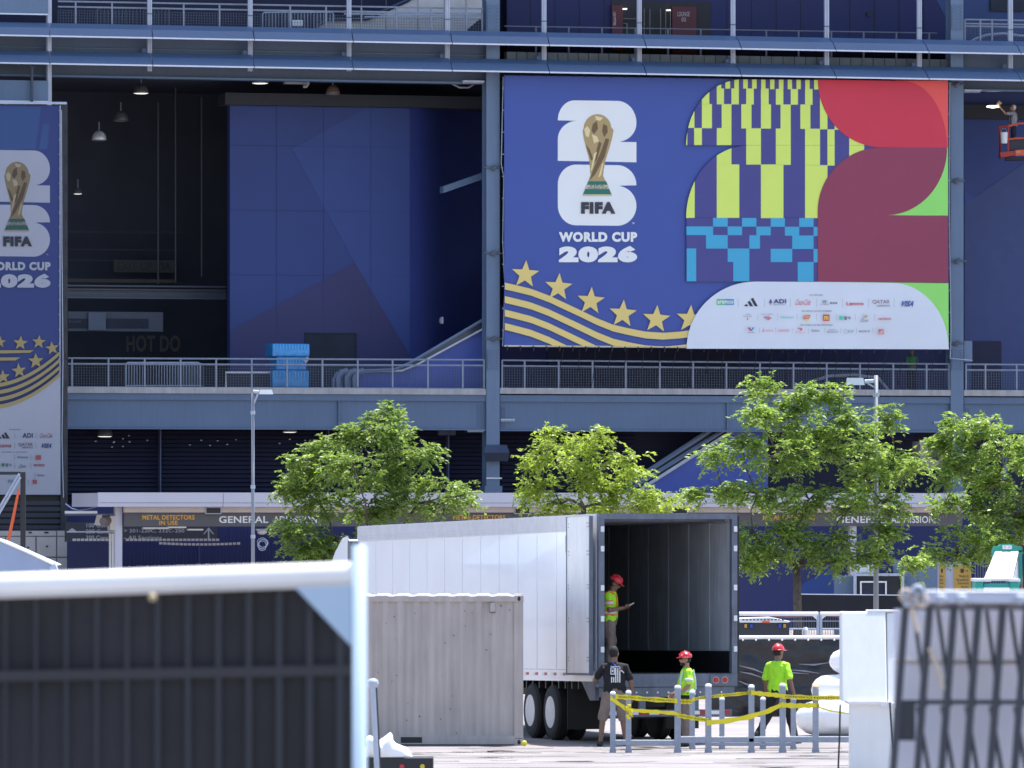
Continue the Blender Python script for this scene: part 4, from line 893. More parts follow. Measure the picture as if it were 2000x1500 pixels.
def tree(label, tx, fork, Y, blobs, leaf, dens=1.0, tr=0.11, size=1.0):
    base = V(((tx-1000)/F*Y, Y, 0)); rt = thing('street_tree', base, label, 'tree', 'trees in front of the gate')
    fk = at(tx, fork, Y)
    mb = MB(); mb.tube([base, base+(fk-base)*0.5+V((0.03,0,0)), fk], [tr*1.25, tr, tr*0.85], 12); build('trunk', mb, m_bark, rt, smooth=True)
    mb = MB(); cen = []
    for bx, by, rx, ry in blobs:
        dz = random.uniform(-1.0,1.0)*0.9
        cen.append((at(bx, by, Y+dz), rx*Y/F*0.76, ry*Y/F*0.82))
    cen_s = sorted(cen, key=lambda c: (c[0]-fk).length)
    done = [(fk, tr*0.8)]
    for c, rx, rz in cen_s:
        par = min(done, key=lambda q: (q[0]-c).length + 0.35*(q[0]-fk).length + (2 if q[0].z > c.z+0.3 else 0))
        r0 = max(0.018, par[1]*0.72); mid = (par[0]+c)/2 + V((random.uniform(-.12,.12), random.uniform(-.12,.12), random.uniform(-.05,.2)))
        mb.tube([par[0], mid, c], [r0, r0*0.8, r0*0.55], 6); done.append((c, r0*0.6))
        for k in range(5):
            e = c+V((random.uniform(-1,1)*rx, random.uniform(-1,1)*(rx+rz)/2, random.uniform(-0.7,1)*rz)); mb.tube([c, (c+e)/2+V((0,0,0.05)), e], [r0*0.45, 0.012, 0.005], 4)
    build('limbs', mb, m_bark, rt, smooth=True)
    pts = []
    for c, rx, rz in cen:
        ry = (rx+rz)/2*1.15; n = int(dens*270*max(0.15, (rx*rz)**0.5)**2 + 60)
        nc = max(3, n//18)
        for _ in range(nc):           # twigs carrying several fronds each
            d = RNG.normal(size=3); d /= np.linalg.norm(d); rr = RNG.random()**0.4
            o = np.array(c) + d*rr*np.array((rx, ry, rz)); out = d*np.array((1,1,0.4))+np.array((0,0,0.25))
            for k in range(18): pts.append((o+RNG.normal(size=3)*np.array((0.17,0.17,0.1)), out+RNG.normal(size=3)*0.55))
    P0 = np.array([p[0] for p in pts]); D = np.array([p[1] for p in pts]); D /= np.linalg.norm(D, axis=1)[:,None]
    n = len(P0); Ln = RNG.uniform(0.16,0.42,n)*size; up = np.array((0,0,1.0))
    side = np.cross(D, up); side /= (np.linalg.norm(side, axis=1)[:,None]+1e-6)
    vv = []
    K = 6
    for k in range(K):
        t = (k+0.7)/K
        pos = P0 + D*(Ln*t)[:,None] - up*((Ln*0.55*t*t)[:,None])
        for s in (-1, 1):
            tip = side*s*0.75 + D*0.55 - up*0.35 + RNG.normal(size=(n,3))*0.22; tip /= np.linalg.norm(tip, axis=1)[:,None]
            L_ = (0.135*(1-0.35*abs(t-0.5))*size*RNG.uniform(0.55,1.35,n))[:,None]; wv = np.cross(tip, up+RNG.normal(size=(n,3))*0.5); wv /= (np.linalg.norm(wv, axis=1)[:,None]+1e-6); wv *= L_*0.24
            vv.append(np.stack([pos, pos+tip*L_*0.5+wv, pos+tip*L_, pos+tip*L_*0.5-wv], axis=1))
    A = np.concatenate(vv, axis=0).reshape(-1,3) - np.array(base); nq = len(A)//4
    me = bpy.data.meshes.new('crown'); me.vertices.add(len(A)); me.vertices.foreach_set('co', A.astype(np.float32).ravel())
    me.loops.add(nq*4); me.loops.foreach_set('vertex_index', np.arange(nq*4, dtype=np.int32)); me.polygons.add(nq)
    me.polygons.foreach_set('loop_start', np.arange(0, nq*4, 4, dtype=np.int32)); me.polygons.foreach_set('loop_total', np.full(nq, 4, dtype=np.int32)); me.update(calc_edges=True)
    me.materials.append(leaf); o = bpy.data.objects.new('crown', me); COL.objects.link(o); o.parent = rt
    return nq
lf1 = leafmat('leaf_green', (0.2,0.275,0.075), 0.48); lf2 = leafmat('leaf_lime', (0.30,0.37,0.075), 0.48); lf3 = leafmat('leaf_mid', (0.235,0.32,0.085), 0.48)
tree('dense dark green tree behind the front of the white trailer', 735, 1080, 196, [(738,825,20,22),(690,850,35,26),(775,858,40,28),(640,885,45,30),(815,885,35,28),(590,915,28,28),(690,910,60,45),(770,920,55,40),(600,945,45,30),(860,945,40,22),(905,968,18,8),(556,962,20,14),(625,985,50,32),(720,985,70,42),(815,985,55,30),(565,1030,26,24),(590,1065,35,30),(650,1055,50,38),(720,1055,40,28),(755,812,12,10),(600,1095,30,14),(870,985,35,20)], lf1, 1.6)
tree('small lime green tree directly behind the open trailer', 1140, 990, 200, [(1130,860,38,20),(1065,848,14,10),(1075,880,35,18),(1172,852,20,14),(1210,895,32,22),(1130,895,45,26),(1048,897,22,14),(1232,920,18,12),(1060,948,36,16),(1135,945,45,30),(1215,955,40,22),(1095,985,50,22),(1180,985,60,22),(1265,965,30,16),(1305,980,26,12),(1250,990,40,12),(1032,968,16,5)], lf2, 1.25, 0.08, 0.95)
tree('tallest broad tree right of the trailer with visible trunk', 1556, 1105, 186, [(1495,762,24,22),(1560,775,42,20),(1620,768,28,14),(1468,805,32,22),(1550,820,60,38),(1640,815,40,22),(1450,870,35,25),(1395,888,24,12),(1520,890,70,45),(1620,880,60,45),(1705,870,32,40),(1728,825,16,26),(1745,910,40,18),(1785,905,12,8),(1690,930,50,36),(1410,958,40,16),(1375,962,16,6),(1480,965,60,36),(1580,975,70,42),(1670,985,50,36),(1725,985,28,30),(1470,1045,40,40),(1540,1050,50,35),(1620,1060,55,35),(1715,1050,45,36),(1775,1098,20,9),(1465,1100,26,18),(1720,1092,40,16),(1650,1090,40,16),(1510,1085,30,18)], lf3, 1.6)
tree('leafy tree cut off by the right edge behind the yellow sign', 1990, 1105, 192, [(1880,828,28,22),(1935,828,36,14),(1895,875,45,34),(1965,880,45,40),(1838,868,18,14),(1862,925,40,26),(1945,940,55,45),(1900,995,50,36),(1845,985,18,14),(1980,1010,45,50),(1880,1050,45,22),(1828,1080,20,12),(1940,1060,50,28),(2020,900,40,50),(2030,1000,50,60),(1870,1085,30,14),(1990,870,25,20)], lf3, 1.6)
# ================================================================ semi-trailer backed towards the camera
TO = V((1.534, 131.5, 0)); TL = V((-0.291, 0.957, 0)).normalized(); TW = V((TL.y, -TL.x, 0)); LEN = 15.8; WID = 2.6
DROP = 0.0158
def T(l, w, h, tilt=True): return TO + TL*l + TW*w + ZZ*(h - (DROP*l if tilt else 0))
def tbox(mb, l0, l1, w0, w1, h0, h1, tilt=True):
    return mb.hexa([T(l0,w0,h0,tilt),T(l0,w1,h0,tilt),T(l1,w1,h0,tilt),T(l1,w0,h0,tilt),T(l0,w0,h1,tilt),T(l0,w1,h1,tilt),T(l1,w1,h1,tilt),T(l1,w0,h1,tilt)])
m_tw = M('trailer_white', (0.83,0.85,0.9), 0.2, var=0.03, scale=0.8, coat=0.3)
m_tdoor = M('trailer_door_white', (0.72,0.72,0.74), 0.4, var=0.06, scale=2, streak=0.16)
m_alu = M('aluminium_rail', (0.58,0.58,0.63), 0.4, metal=0.3, var=0.08, scale=4)
m_tfr = M('trailer_frame_grey', (0.13,0.15,0.195), 0.5, var=0.2, scale=3, streak=0.2)
m_liner = M('liner_grey', (0.46,0.49,0.55), 0.6, var=0.12, scale=1.5, streak=0.25)
m_tyre = M('tyre_rubber', (0.012,0.012,0.013), 0.8, var=0.2, scale=8)
m_rim = M('white_rim', (0.6,0.6,0.62), 0.4, var=0.08, scale=5)
m_redr = M('red_reflector', (0.45,0.02,0.02), 0.35); m_whr = M('white_reflector', (0.75,0.75,0.77), 0.35)
TOPH = 4.127; FLR = 1.29
tr = thing('semi_trailer', T(8,1.3,0,False), 'long white box trailer with its rear doors swung open', 'trailer')
n = 13; seam = (LEN-0.2)/n
for side, w0, w1 in (('l',0.0,0.035),('r',WID-0.035,WID)):
    for k in range(n):
        mb = MB(); tbox(mb, 0.1+k*seam+0.0005, 0.1+(k+1)*seam-0.0005, w0, w1, FLR+0.05, TOPH-0.3); pn = build('side_panel', mb, m_tw, tr)
        if side == 'l':
            mb = MB(); tbox(mb, 0.1+k*seam-0.018, 0.1+k*seam+0.018, -0.006, 0.0, FLR+0.06, TOPH-0.31)
            for j in range(40):
                c = T(0.1+k*seam, -0.006, FLR+0.1+j*0.06); mb.tube([c, c-TW*0.006], 0.011, 5)
            build('rivet_seam', mb, m_tw, pn)
    mb = MB(); tbox(mb, 0.05, LEN, w0-0.012, w1+0.012, TOPH-0.3, TOPH-0.01); ur = build('upper_rail', mb, m_alu, tr)
    if side == 'l':
        mb = MB()
        for k in range(int(LEN/0.12)):
            for hh in (TOPH-0.25, TOPH-0.2):
                c = T(0.1+k*0.12, -0.013, hh); mb.tube([c, c-TW*0.006], 0.01, 5)
        build('rivet_row', mb, m_whr, ur)
    mb = MB(); tbox(mb, 0.05, LEN, w0-0.008, w1+0.008, FLR-0.16, FLR+0.045); lr = build('lower_rail', mb, m_tw, tr)
    for k in range(24):
        l = 1.9+k*0.57
        if l < LEN-0.5 and side == 'l':
            mb = MB(); tbox(mb, l, l+0.16, -0.012, -0.009, FLR-0.06, FLR-0.01); build('red_marker', mb, m_redr, lr)
            mb = MB(); tbox(mb, l+0.17, l+0.32, -0.012, -0.009, FLR-0.06, FLR-0.01); build('white_marker', mb, m_whr, lr)
mb = MB(); tbox(mb, 0.02, LEN, 0.02, WID-0.02, TOPH-0.03, TOPH); build('roof', mb, m_alu, tr)
mb = MB(); tbox(mb, 0.02, LEN, 0.04, WID-0.04, FLR-0.14, FLR-0.02); build('floor', mb, M('floor_dark',(0.05,0.045,0.045),0.8), tr)
mb = MB(); tbox(mb, LEN-0.05, LEN, 0.0, WID, FLR-0.1, TOPH-0.02); build('front_wall', mb, m_alu, tr)
mb = MB(); tbox(mb, 0.3, LEN-0.06, 0.04, WID-0.04, TOPH-0.07, TOPH-0.035); rfl = build('roof_liner', mb, M('roof_liner',(0.2,0.21,0.24),0.6), tr)
for k in range(24):
    mb = MB(); tbox(mb, 0.5+k*0.63, 0.56+k*0.63, 0.05, WID-0.05, TOPH-0.13, TOPH-0.075); build('roof_bow', mb, m_tfr, rfl)
for w0, w1 in ((0.04,0.06),(WID-0.06,WID-0.04)):
    for k in range(n):
        mb = MB(); tbox(mb, 0.12+k*seam+0.03, 0.12+(k+1)*seam-0.03, w0, w1, FLR+0.38, TOPH-0.16); build('liner_panel', mb, m_liner, tr)
    mb = MB(); tbox(mb, 0.1, LEN-0.06, w0-0.004, w1+0.004, FLR-0.02, FLR+0.37); build('scuff_board', mb, m_black, tr)
mb = MB(); tbox(mb, LEN-0.09, LEN-0.055, 0.06, WID-0.06, FLR, TOPH-0.15); build('bulkhead', mb, m_dark, tr)
# rear frame
fr = build('rear_frame', tbox(MB(), -0.06, 0.06, 0.0, WID, TOPH-0.1, TOPH+0.0), m_tfr, tr)
mb = MB(); tbox(mb, -0.06, 0.08, 0.0, 0.1, FLR-0.2, TOPH-0.102); build('corner_post', mb, m_tfr, fr)
mb = MB(); tbox(mb, -0.06, 0.08, WID-0.1, WID, FLR-0.2, TOPH-0.102); build('corner_post', mb, m_tfr, fr)
mb = MB()
for w in (0.03, WID-0.07):
    for h in (1.65, 2.2, 2.75, 3.45, 3.8): tbox(mb, -0.09, -0.062, w, w+0.06, h, h+0.1)
build('hinge', mb, m_whr, fr)
mb = MB(); tbox(mb, -0.07, 0.15, 0.0, WID, FLR-0.26, FLR-0.03); sill = build('rear_sill', mb, m_tfr, tr)
mb = MB(); tbox(mb, -0.05, 0.1, 0.05, WID-0.05, FLR-0.44, FLR-0.27); build('under_beam', mb, m_tfr, sill)
mb = MB(); tbox(mb, -0.1, -0.071, WID-0.52, WID-0.02, FLR-0.24, FLR-0.05); lampb = build('lamp_box', mb, m_tfr, tr)
for w in (WID-0.42, WID-0.25):
    c = T(-0.1, w, FLR-0.145); build('lamp_bezel', MB().tube([c, c-TL*0.01], 0.062, 18), M('bezel_pink',(0.55,0.4,0.4),0.4), lampb)
    build('tail_lamp', MB().tube([c-TL*0.008, c-TL*0.03], [0.05,0.045], 18), m_redr, lampb)
for w in (0.25, 0.42):
    c = T(-0.071, w, FLR-0.145); build('tail_lamp', MB().tube([c, c-TL*0.03], 0.05, 16), m_redr, lampb)
mb = MB()
for k in range(11): 
    c = T(-0.055, 0.3+k*0.2, FLR-0.36); mb.tube([c, c-TL*0.015], 0.018, 6)
build('bolt_row', mb, m_whr, sill)
bp = build('under_ride_bar', tbox(MB(), -0.12, 0.0, 0.12, WID-0.12, 0.5, 0.62, False), m_tfr, tr)
for k in range(12):
    l = (WID-0.3)/12; mb = MB(); tbox(mb, -0.126, -0.121, 0.15+k*l+0.005, 0.15+(k+1)*l-0.005, 0.535, 0.6, False); build('tape_block', mb, m_redr if k % 2 else m_whr, bp)
for w in (0.75, 1.75):
    mb = MB(); tbox(mb, -0.1, -0.02, w, w+0.11, 0.6, FLR-0.44, False); build('bar_upright', mb, m_tfr, bp)
mb = MB(); tbox(mb, 0.3, LEN-1, 0.9, 1.0, FLR-0.45, FLR-0.15); tbox(mb, 0.3, LEN-1, 1.6, 1.7, FLR-0.45, FLR-0.15)
for k in range(38): tbox(mb, 0.5+k*0.4, 0.55+k*0.4, 0.05, WID-0.05, FLR-0.3, FLR-0.15)
build('chassis', mb, m_black, tr)
mb = MB(); tbox(mb, 1.9, 5.4, 0.72, 1.88, 0.62, 0.86, False); tbox(mb, 2.3, 2.45, 0.5, 2.1, 0.4, 0.9, False); build('bogie_frame', mb, m_black, tr)
mb = MB(); mb.prism([T(0.25,0.02,FLR-0.16),T(1.05,0.02,FLR-0.16),T(0.55,0.02,FLR-0.5),T(0.25,0.02,FLR-0.5)], TW*0.08); build('corner_gusset', mb, m_tfr, tr)
for w0 in (0.05, WID-0.67):
    mb = MB(); tbox(mb, 1.98, 2.0, w0, w0+0.62, 0.22, FLR-0.2, False); build('mud_flap', mb, M('flap_black',(0.012,0.012,0.012),0.7), tr)
def wheel(root, c, ax, r=0.51, wd=0.27, dual=True):
    w_ = build('wheel', MB().tube([c, c+ax*0.3], 0.12, 10), m_black, root)
    for o in ((0.0, 0.33) if dual else (0.0,)):
        prof = [(0.0,0.30),(0.0,0.40),(0.02,0.47),(0.06,r),(wd-0.06,r),(wd-0.02,0.47),(wd,0.40),(wd,0.3)]
        build('tyre', MB().rings([(c+ax*(o+a), V((0,0,1))*q, ax.cross(V((0,0,1)))*q) for a, q in prof], 36), m_tyre, w_, smooth=False)
    rp = [(-0.004,0.285),(0.004,0.3),(0.0,0.27),(0.06,0.25),(0.11,0.2),(0.12,0.13),(0.05,0.12),(0.03,0.09),(0.03,0.0001)]
    build('rim', MB().rings([(c+ax*(a+0.0), V((0,0,1))*q, ax.cross(V((0,0,1)))*q) for a, q in rp], 30), m_rim, w_)
    mb = MB()
    for k in range(10):
        t = 2*math.pi*k/10; p = c+ax*0.105+V((0,0,1))*0.165*math.cos(t)+ax.cross(V((0,0,1)))*0.165*math.sin(t); mb.tube([p, p-ax*0.04], 0.016, 6)
    build('lug_nuts', mb, m_alu, w_)
for l in (2.95, 4.2):
    wheel(tr, T(l, 0.02, 0.51, False), TW); wheel(tr, T(l, WID-0.02, 0.51, False), -TW)
# doors swung right round against the sides
mb = MB(); tbox(mb, 0.05, 1.42, -0.14, -0.09, FLR-0.02, TOPH-0.05); ld = build('rear_door', mb, m_tdoor, tr)
mb = MB(); tbox(mb, 0.03, 0.07, -0.15, -0.085, FLR-0.04, TOPH-0.04); tbox(mb, 1.40, 1.44, -0.15, -0.085, FLR-0.04, TOPH-0.04); tbox(mb, 0.05, 1.42, -0.15, -0.085, FLR-0.05, FLR-0.01); build('door_seal', mb, m_tfr, ld)
mb = MB()
for h in (1.5,1.56,2.2,2.26,2.8,2.86,3.4,3.46,3.9,3.96):
    for l in (0.12,0.2): c = T(l,-0.141,h); mb.tube([c, c-TW*0.006], 0.012, 5)
    c = T(1.3,-0.141,h); mb.tube([c, c-TW*0.006], 0.012, 5)
build('door_bolts', mb, m_tfr, ld)
mb = MB(); tbox(mb, 1.42, 1.47, -0.17, -0.1, 3.45, 3.75); build('door_latch', mb, m_whr, ld)
mb = MB(); tbox(mb, 0.12, 1.38, WID+0.03, WID+0.075, FLR-0.02, TOPH-0.05); rd = build('rear_door', mb, m_tdoor, tr)
mb = MB(); tbox(mb, 0.08, 0.118, WID+0.02, WID+0.085, FLR-0.03, TOPH-0.04); build('door_seal', mb, m_black, rd)
# tractor unit in front
tc_ = thing('truck_tractor', T(19,1.3,0,False), 'white truck tractor with roof fairing coupled to the trailer front', 'truck')
prof = [(16.9,0.95),(16.9,3.55),(17.0,3.62),(17.35,3.58),(17.9,3.3),(18.4,2.9),(18.9,2.62),(19.0,1.9),(20.4,1.7),(20.9,1.5),(21.0,0.75),(16.9,0.75)]
mb = MB(); mb.prism([T(l,0.12,h,False) for l, h in prof], TW*(WID-0.24)); build('cab', mb, m_tw, tc_, bevel=0.12)
mb = MB(); mb.prism([T(l,0.105,h,False) for l, h in ((17.75,2.5),(17.75,3.0),(18.15,2.95),(18.5,2.72),(18.7,2.5))], TW*0.02); build('side_window', mb, m_black, tc_)
mb = MB(); tbox(mb, 16.75, 16.92, 0.1, 0.35, 1.0, 3.58, False); tbox(mb, 16.75, 16.92, WID-0.35, WID-0.1, 1.0, 3.58, False); build('side_extender', mb, M('extender_grey',(0.1,0.1,0.12),0.5), tc_)
mb = MB(); tbox(mb, 16.3, 16.95, 0.3, WID-0.3, 2.2, 3.72, False); build('cooling_unit', mb, m_white, tc_, bevel=0.06)
mb = MB(); tbox(mb, 13.0, 20.6, 0.85, 0.95, 0.7, 0.95, False); tbox(mb, 13.0, 20.6, 1.65, 1.75, 0.7, 0.95, False); build('frame_rail', mb, m_black, tc_)
for l, du in ((13.6,True),(14.9,True),(19.9,False)):
    wheel(tc_, T(l,0.03,0.51,False), TW, dual=du); wheel(tc_, T(l,WID-0.03,0.51,False), -TW, dual=du)
mb = MB(); mb.tube([T(17.1,0.2,1.0,False), T(17.1,0.2,3.3,False)], 0.08, 10); build('exhaust_stack', mb, m_alu, tc_)

# ================================================================ shipping container
CYc = gY(1456); sc = F/CYc
cx1 = (1022-1000)/sc; cx0 = cx1-6.06; czt = H-(1163-YH)/sc; CW = 2.44
m_cont = M('container_beige', (0.47,0.405,0.375), 0.55, var=0.08, scale=1.2, streak=0.2)
ct = thing('shipping_container', ((cx0+cx1)/2, CYc+1.2, 0), 'beige corrugated shipping container left of the trailer wheels', 'container')
mb = MB(); x = cx0+0.16; pr = []
while x < cx1-0.16-0.28:
    for dx, dy in ((0,0.055),(0.07,0.01),(0.14,0.01),(0.21,0.055)): pr.append((x+dx, CYc+dy))
    x += 0.278
pr.append((cx1-0.14, CYc+0.045)); nb = len(mb.v)
for z in (0.16, czt-0.1):
    for q in pr: mb.v.append(V((q[0], q[1], z)))
k = len(pr)
for i in range(k-1): mb.f.append((i, i+1, k+i+1, k+i))
build('corrugated_side', mb, m_cont, ct)
mb = MB(); mb.box(cx0+0.05, cx1-0.05, CYc+CW-0.05, CYc+CW, 0.16, czt-0.1); mb.box(cx0+0.02, cx0+0.06, CYc+0.1, CYc+CW-0.1, 0.16, czt-0.1); mb.box(cx1-0.06, cx1-0.02, CYc+0.1, CYc+CW-0.1, 0.16, czt-0.1); build('end_walls', mb, m_cont, ct)
mb = MB(); xx = cx0+0.15
while xx < cx1-0.4: mb.prism([(xx,CYc+0.03,czt-0.02),(xx+0.06,CYc+0.03,czt+0.009),(xx+0.24,CYc+0.03,czt+0.009),(xx+0.3,CYc+0.03,czt-0.02)], (0,CW-0.06,0)); xx += 0.36
mb.box(cx0+0.05, cx1-0.05, CYc+0.03, CYc+CW-0.03, czt-0.06, czt-0.02); build('roof_sheet', mb, m_white, ct)  # white puts the sunlight on the roof into its colour
for y0 in (CYc, CYc+CW-0.1):
    mb = MB(); mb.box(cx0+0.14, cx1-0.14, y0-0.004, y0+0.08, czt-0.11, czt-0.012); build('top_rail', mb, m_cont, ct)
    mb = MB(); mb.box(cx0+0.14, cx1-0.14, y0-0.006, y0+0.1, 0.02, 0.175); build('bottom_rail', mb, m_cont, ct)
for xx in (cx0, cx1-0.16):
    for yy in (CYc, CYc+CW-0.16):
        mb = MB(); mb.box(xx, xx+0.16, yy, yy+0.16, 0.13, czt-0.12); cp = build('corner_post', mb, m_cont, ct)
        for z in (0.0, czt-0.118):
            mb = MB(); mb.box(xx-0.004, xx+0.166, yy-0.008, yy+0.17, z, z+0.122); build('corner_casting', mb, m_cont, cp, bevel=0.012)
            mb = MB(); mb.ball((xx+0.085, yy-0.006, z+0.06), (0.032,0.006,0.045)); build('casting_hole', mb, m_black, cp)
mb = MB(); p = at(800,1447,CYc); mb.box(-1.98, -1.6, CYc-0.009, CYc+0.02, 0.045, 0.15); build('fork_pocket', mb, m_black, ct)
p = at(962,1186,CYc); mb = MB(); mb.box(p.x-0.04, p.x+0.05, CYc-0.03, CYc+0.02, p.z-0.08, p.z+0.08); vb = build('vent', mb, m_cont, ct); mb = MB(); mb.box(p.x-0.05, p.x-0.042, CYc-0.032, CYc+0.02, p.z-0.1, p.z+0.1); mb.box(p.x-0.04, p.x+0.05, CYc-0.032, CYc+0.02, p.z-0.1, p.z-0.085); build('vent_shadow_lip', mb, M('rust_grey',(0.12,0.1,0.09),0.8), vb)
mb = MB()
for k in range(26):
    px, py = random.uniform(730,1000), random.uniform(1180,1440); p = at(px, py, CYc); s_ = random.uniform(0.005,0.012)
    mb.box(p.x-s_, p.x+s_, CYc+0.006, CYc+0.009, p.z-s_*random.uniform(0.6,2.4), p.z+s_)
build('rust_speck', mb, MATS['rust_grey'], ct, kind='stuff')
mb = MB(); p = at(1024,1451,CYc-0.3); mb.ball((p.x,CYc-0.3,0.05), (0.05,0.04,0.05)); build('wheel_chock', mb, M('chock_yellow',(0.7,0.6,0.03),0.5), loc=(p.x,CYc-0.3,0), label='small yellow scrap by the container corner on the ground', cat='scrap')

# ================================================================ post-and-rail queue barrier with tape
m_post = M('queue_post_grey', (0.3,0.33,0.4), 0.5, var=0.08, scale=8, streak=0.12)
QY, QB = gY(1470), gY(1463.5)
POSTS = [(1197,1350,QY,0.047,'white capped grey post at the left end of the queue barrier'),(1227.5,1348,QY,0.047,'second grey post of the queue barrier carrying the knotted tape'),(1323.5,1338,QY,0.053,'thick grey queue post in front of the man in the striped vest'),
 (1352,1348,QB,0.047,'rear grey post covering the legs of the man in the striped vest'),(1383.5,1335,QY,0.053,'tall grey post under the red tail lamps of the trailer'),(1410,1361,QB,0.045,'short rear post below the right tail lamp'),
 (1467.5,1337,QY,0.05,'grey post left of the walking man with tape wrapped near its top'),(1490,1361,QB,0.045,'short rear post at the left leg of the walking man'),(1528.5,1334,QY,0.053,'tall grey post at the right hip of the walking man'),
 (1549.5,1360,QB,0.045,'rear post beside the white rolls'),(1593,1338,QY,0.052,'grey post with tan top in front of the white rolls')]
for i, (x, yt, Y, r, lab) in enumerate(POSTS):
    p = at(x, yt, Y); rt = thing('queue_post', (p.x, Y, 0), lab, 'post', 'posts of the queue barrier')
    mb = MB(); mb.box(p.x-r, p.x+r, Y-r, Y+r, 0, p.z-0.05); build('shaft', mb, m_post, rt, bevel=0.01)
    mb = MB(); mb.rings([((p.x,Y,p.z-0.055),(r*1.08,0,0),(0,r*1.08,0)),((p.x,Y,p.z-0.03),(r*1.08,0,0),(0,r*1.08,0)),((p.x,Y,p.z-0.008),(r*0.75,0,0),(0,r*0.75,0)),((p.x,Y,p.z),(r*0.35,0,0),(0,r*0.35,0))], 12)
    build('cap', mb, M('cap_tan',(0.5,0.33,0.14),0.6) if i == 10 else m_white, rt)
    mb = MB(); mb.box(p.x-r*1.2, p.x+r*1.2, Y-r*1.2, Y+r*1.2, 0, 0.06); build('foot', mb, m_post, rt)
def qrail(x0, x1, y0, y1, Y, lab):
    a, b = at(x0,y1,Y), at(x1,y0,Y)
    rt = thing('queue_rail', ((a.x+b.x)/2, Y, a.z), lab, 'rail', 'low rails of the queue barrier')
    mb = MB(); mb.box(a.x, b.x, Y-0.05, Y+0.05, a.z, b.z); build('beam', mb, m_post, rt, bevel=0.012)
    mb = MB(); mb.box(a.x, b.x, Y-0.045, Y+0.045, b.z+0.001, b.z+0.016); build('lit_top_strip', mb, m_white, rt)  # white strip paints the sunlit glare on the rail's top edge
qrail(1202,1318,1447,1455.5,QY,'low grey rail between the two left posts and the thick post')
qrail(1329,1378,1440,1451,QY,'short low grey rail under the man in the striped vest')
qrail(1389,1523,1440.5,1450,QY,'low grey rail running under the walking man')
qrail(1534,1588,1440,1450,QY,'low grey rail segment left of the post with tan top')
qrail(1598,1672,1440,1450,QY,'low grey rail running behind the white cabinet')
qrail(1388,1548,1451,1457,QB,'rear low rail between the short rear posts')
# tape
m_tape = M('tape_yellow', (0.75,0.62,0.01), 0.4, var=0.06, scale=4); m_ink = M('tape_ink', (0.02,0.02,0.02), 0.6)
def tape(label, pts, Y, w=8.0, txt=None, twist=0.0):
    a = at(*pts[0], Y); rt = thing('caution_tape', a, label, 'tape', 'yellow tape strung between the posts')
    P = []; N_ = 24
    for i in range(N_+1):
        t = i/N_*(len(pts)-1); k = min(int(t), len(pts)-2); f_ = t-k
        P.append((pts[k][0]+(pts[k+1][0]-pts[k][0])*f_, pts[k][1]+(pts[k+1][1]-pts[k][1])*f_))
    wd = lambda i: w*1.3*(1-0.3*abs(math.sin(i*0.5+twist)))
    mb = MB()
    for i in range(N_):
        y0, y1 = Y+0.012*math.sin(i*0.9), Y+0.012*math.sin((i+1)*0.9)
        mb.face([at(P[i][0],P[i][1]-wd(i)/2,y0), at(P[i+1][0],P[i+1][1]-wd(i+1)/2,y1), at(P[i+1][0],P[i+1][1]+wd(i+1)/2,y1), at(P[i][0],P[i][1]+wd(i)/2,y0)])
    build('ribbon', mb, m_tape, rt)
    if txt:
        x0, x1 = P[0][0], P[-1][0]; sl_ = (P[-1][1]-P[0][1])/(x1-x0)
        mb = MB(); u0, u1 = x0+(x1-x0)*0.05, x0+(x1-x0)*0.95
        mid = lambda x: np.interp(x, [q[0] for q in P], [q[1] for q in P])
        text_to(mb, txt, u0, -w*0.22, u1, w*0.22, lambda x, y: at(x, float(mid(x))+y, Y-0.02), 0.01, 0, True)
        build('tape_lettering', mb, m_ink, rt)
YT = QY-0.08
tape('upper yellow tape from the left posts to the thick post', [(1202,1360.5),(1227,1362),(1260,1365),(1323,1369)], YT, 8.5, 'CAUTION CUIDADO CAUTION')
tape('short yellow tape piece between thick post and rear post', [(1323,1370),(1352,1371)], YT+0.05, 8, 'CUIDADO')
tape('yellow tape rising from the rear post to the wrapped post', [(1352,1366),(1384,1361),(1425,1357),(1467,1353)], YT+0.1, 6, 'CAUTION CUIDADO')
tape('yellow tape behind the walking man to the tall hip post', [(1467,1353),(1500,1356),(1528,1359)], YT, 8)
tape('yellow tape from the tall hip post to the white cabinet', [(1528,1360),(1593,1363),(1646,1363)], YT, 8, 'CAUTION CUIDADO')
tape('yellow tape drooping from the left post to its knot', [(1192,1363),(1208,1374),(1227,1388),(1236,1398)], YT, 8)
tape('lower yellow tape from the knot to the thick post', [(1229,1387),(1280,1390),(1323,1394)], YT, 6.5)
tape('lower yellow tape from the thick post to the tall lamp post', [(1323,1397),(1350,1402),(1384,1407)], YT, 8, 'CAUTION CUIDADO')
tape('long sagging yellow tape up to the tall hip post', [(1380,1412),(1420,1408),(1460,1401),(1500,1389),(1530,1375)], YT-0.02, 9)
tape('lower yellow tape from the hip post to the tan topped post', [(1528,1377),(1560,1379),(1595,1377)], YT-0.02, 9)
tape('thin torn yellow tape end in front of the lowest roll', [(1595,1380),(1620,1388),(1662,1395)], YT+0.02, 3)
mb = MB()
for k in range(7): p = at(1228+random.uniform(-4,7), 1378+k*4, YT-0.03); mb.ball(p, (0.035,0.03,0.03), 7, 5)
build('tape_knot', mb, m_tape, loc=at(1229,1402,YT-0.03), label='crumpled knot of yellow tape on the second post', cat='tape')
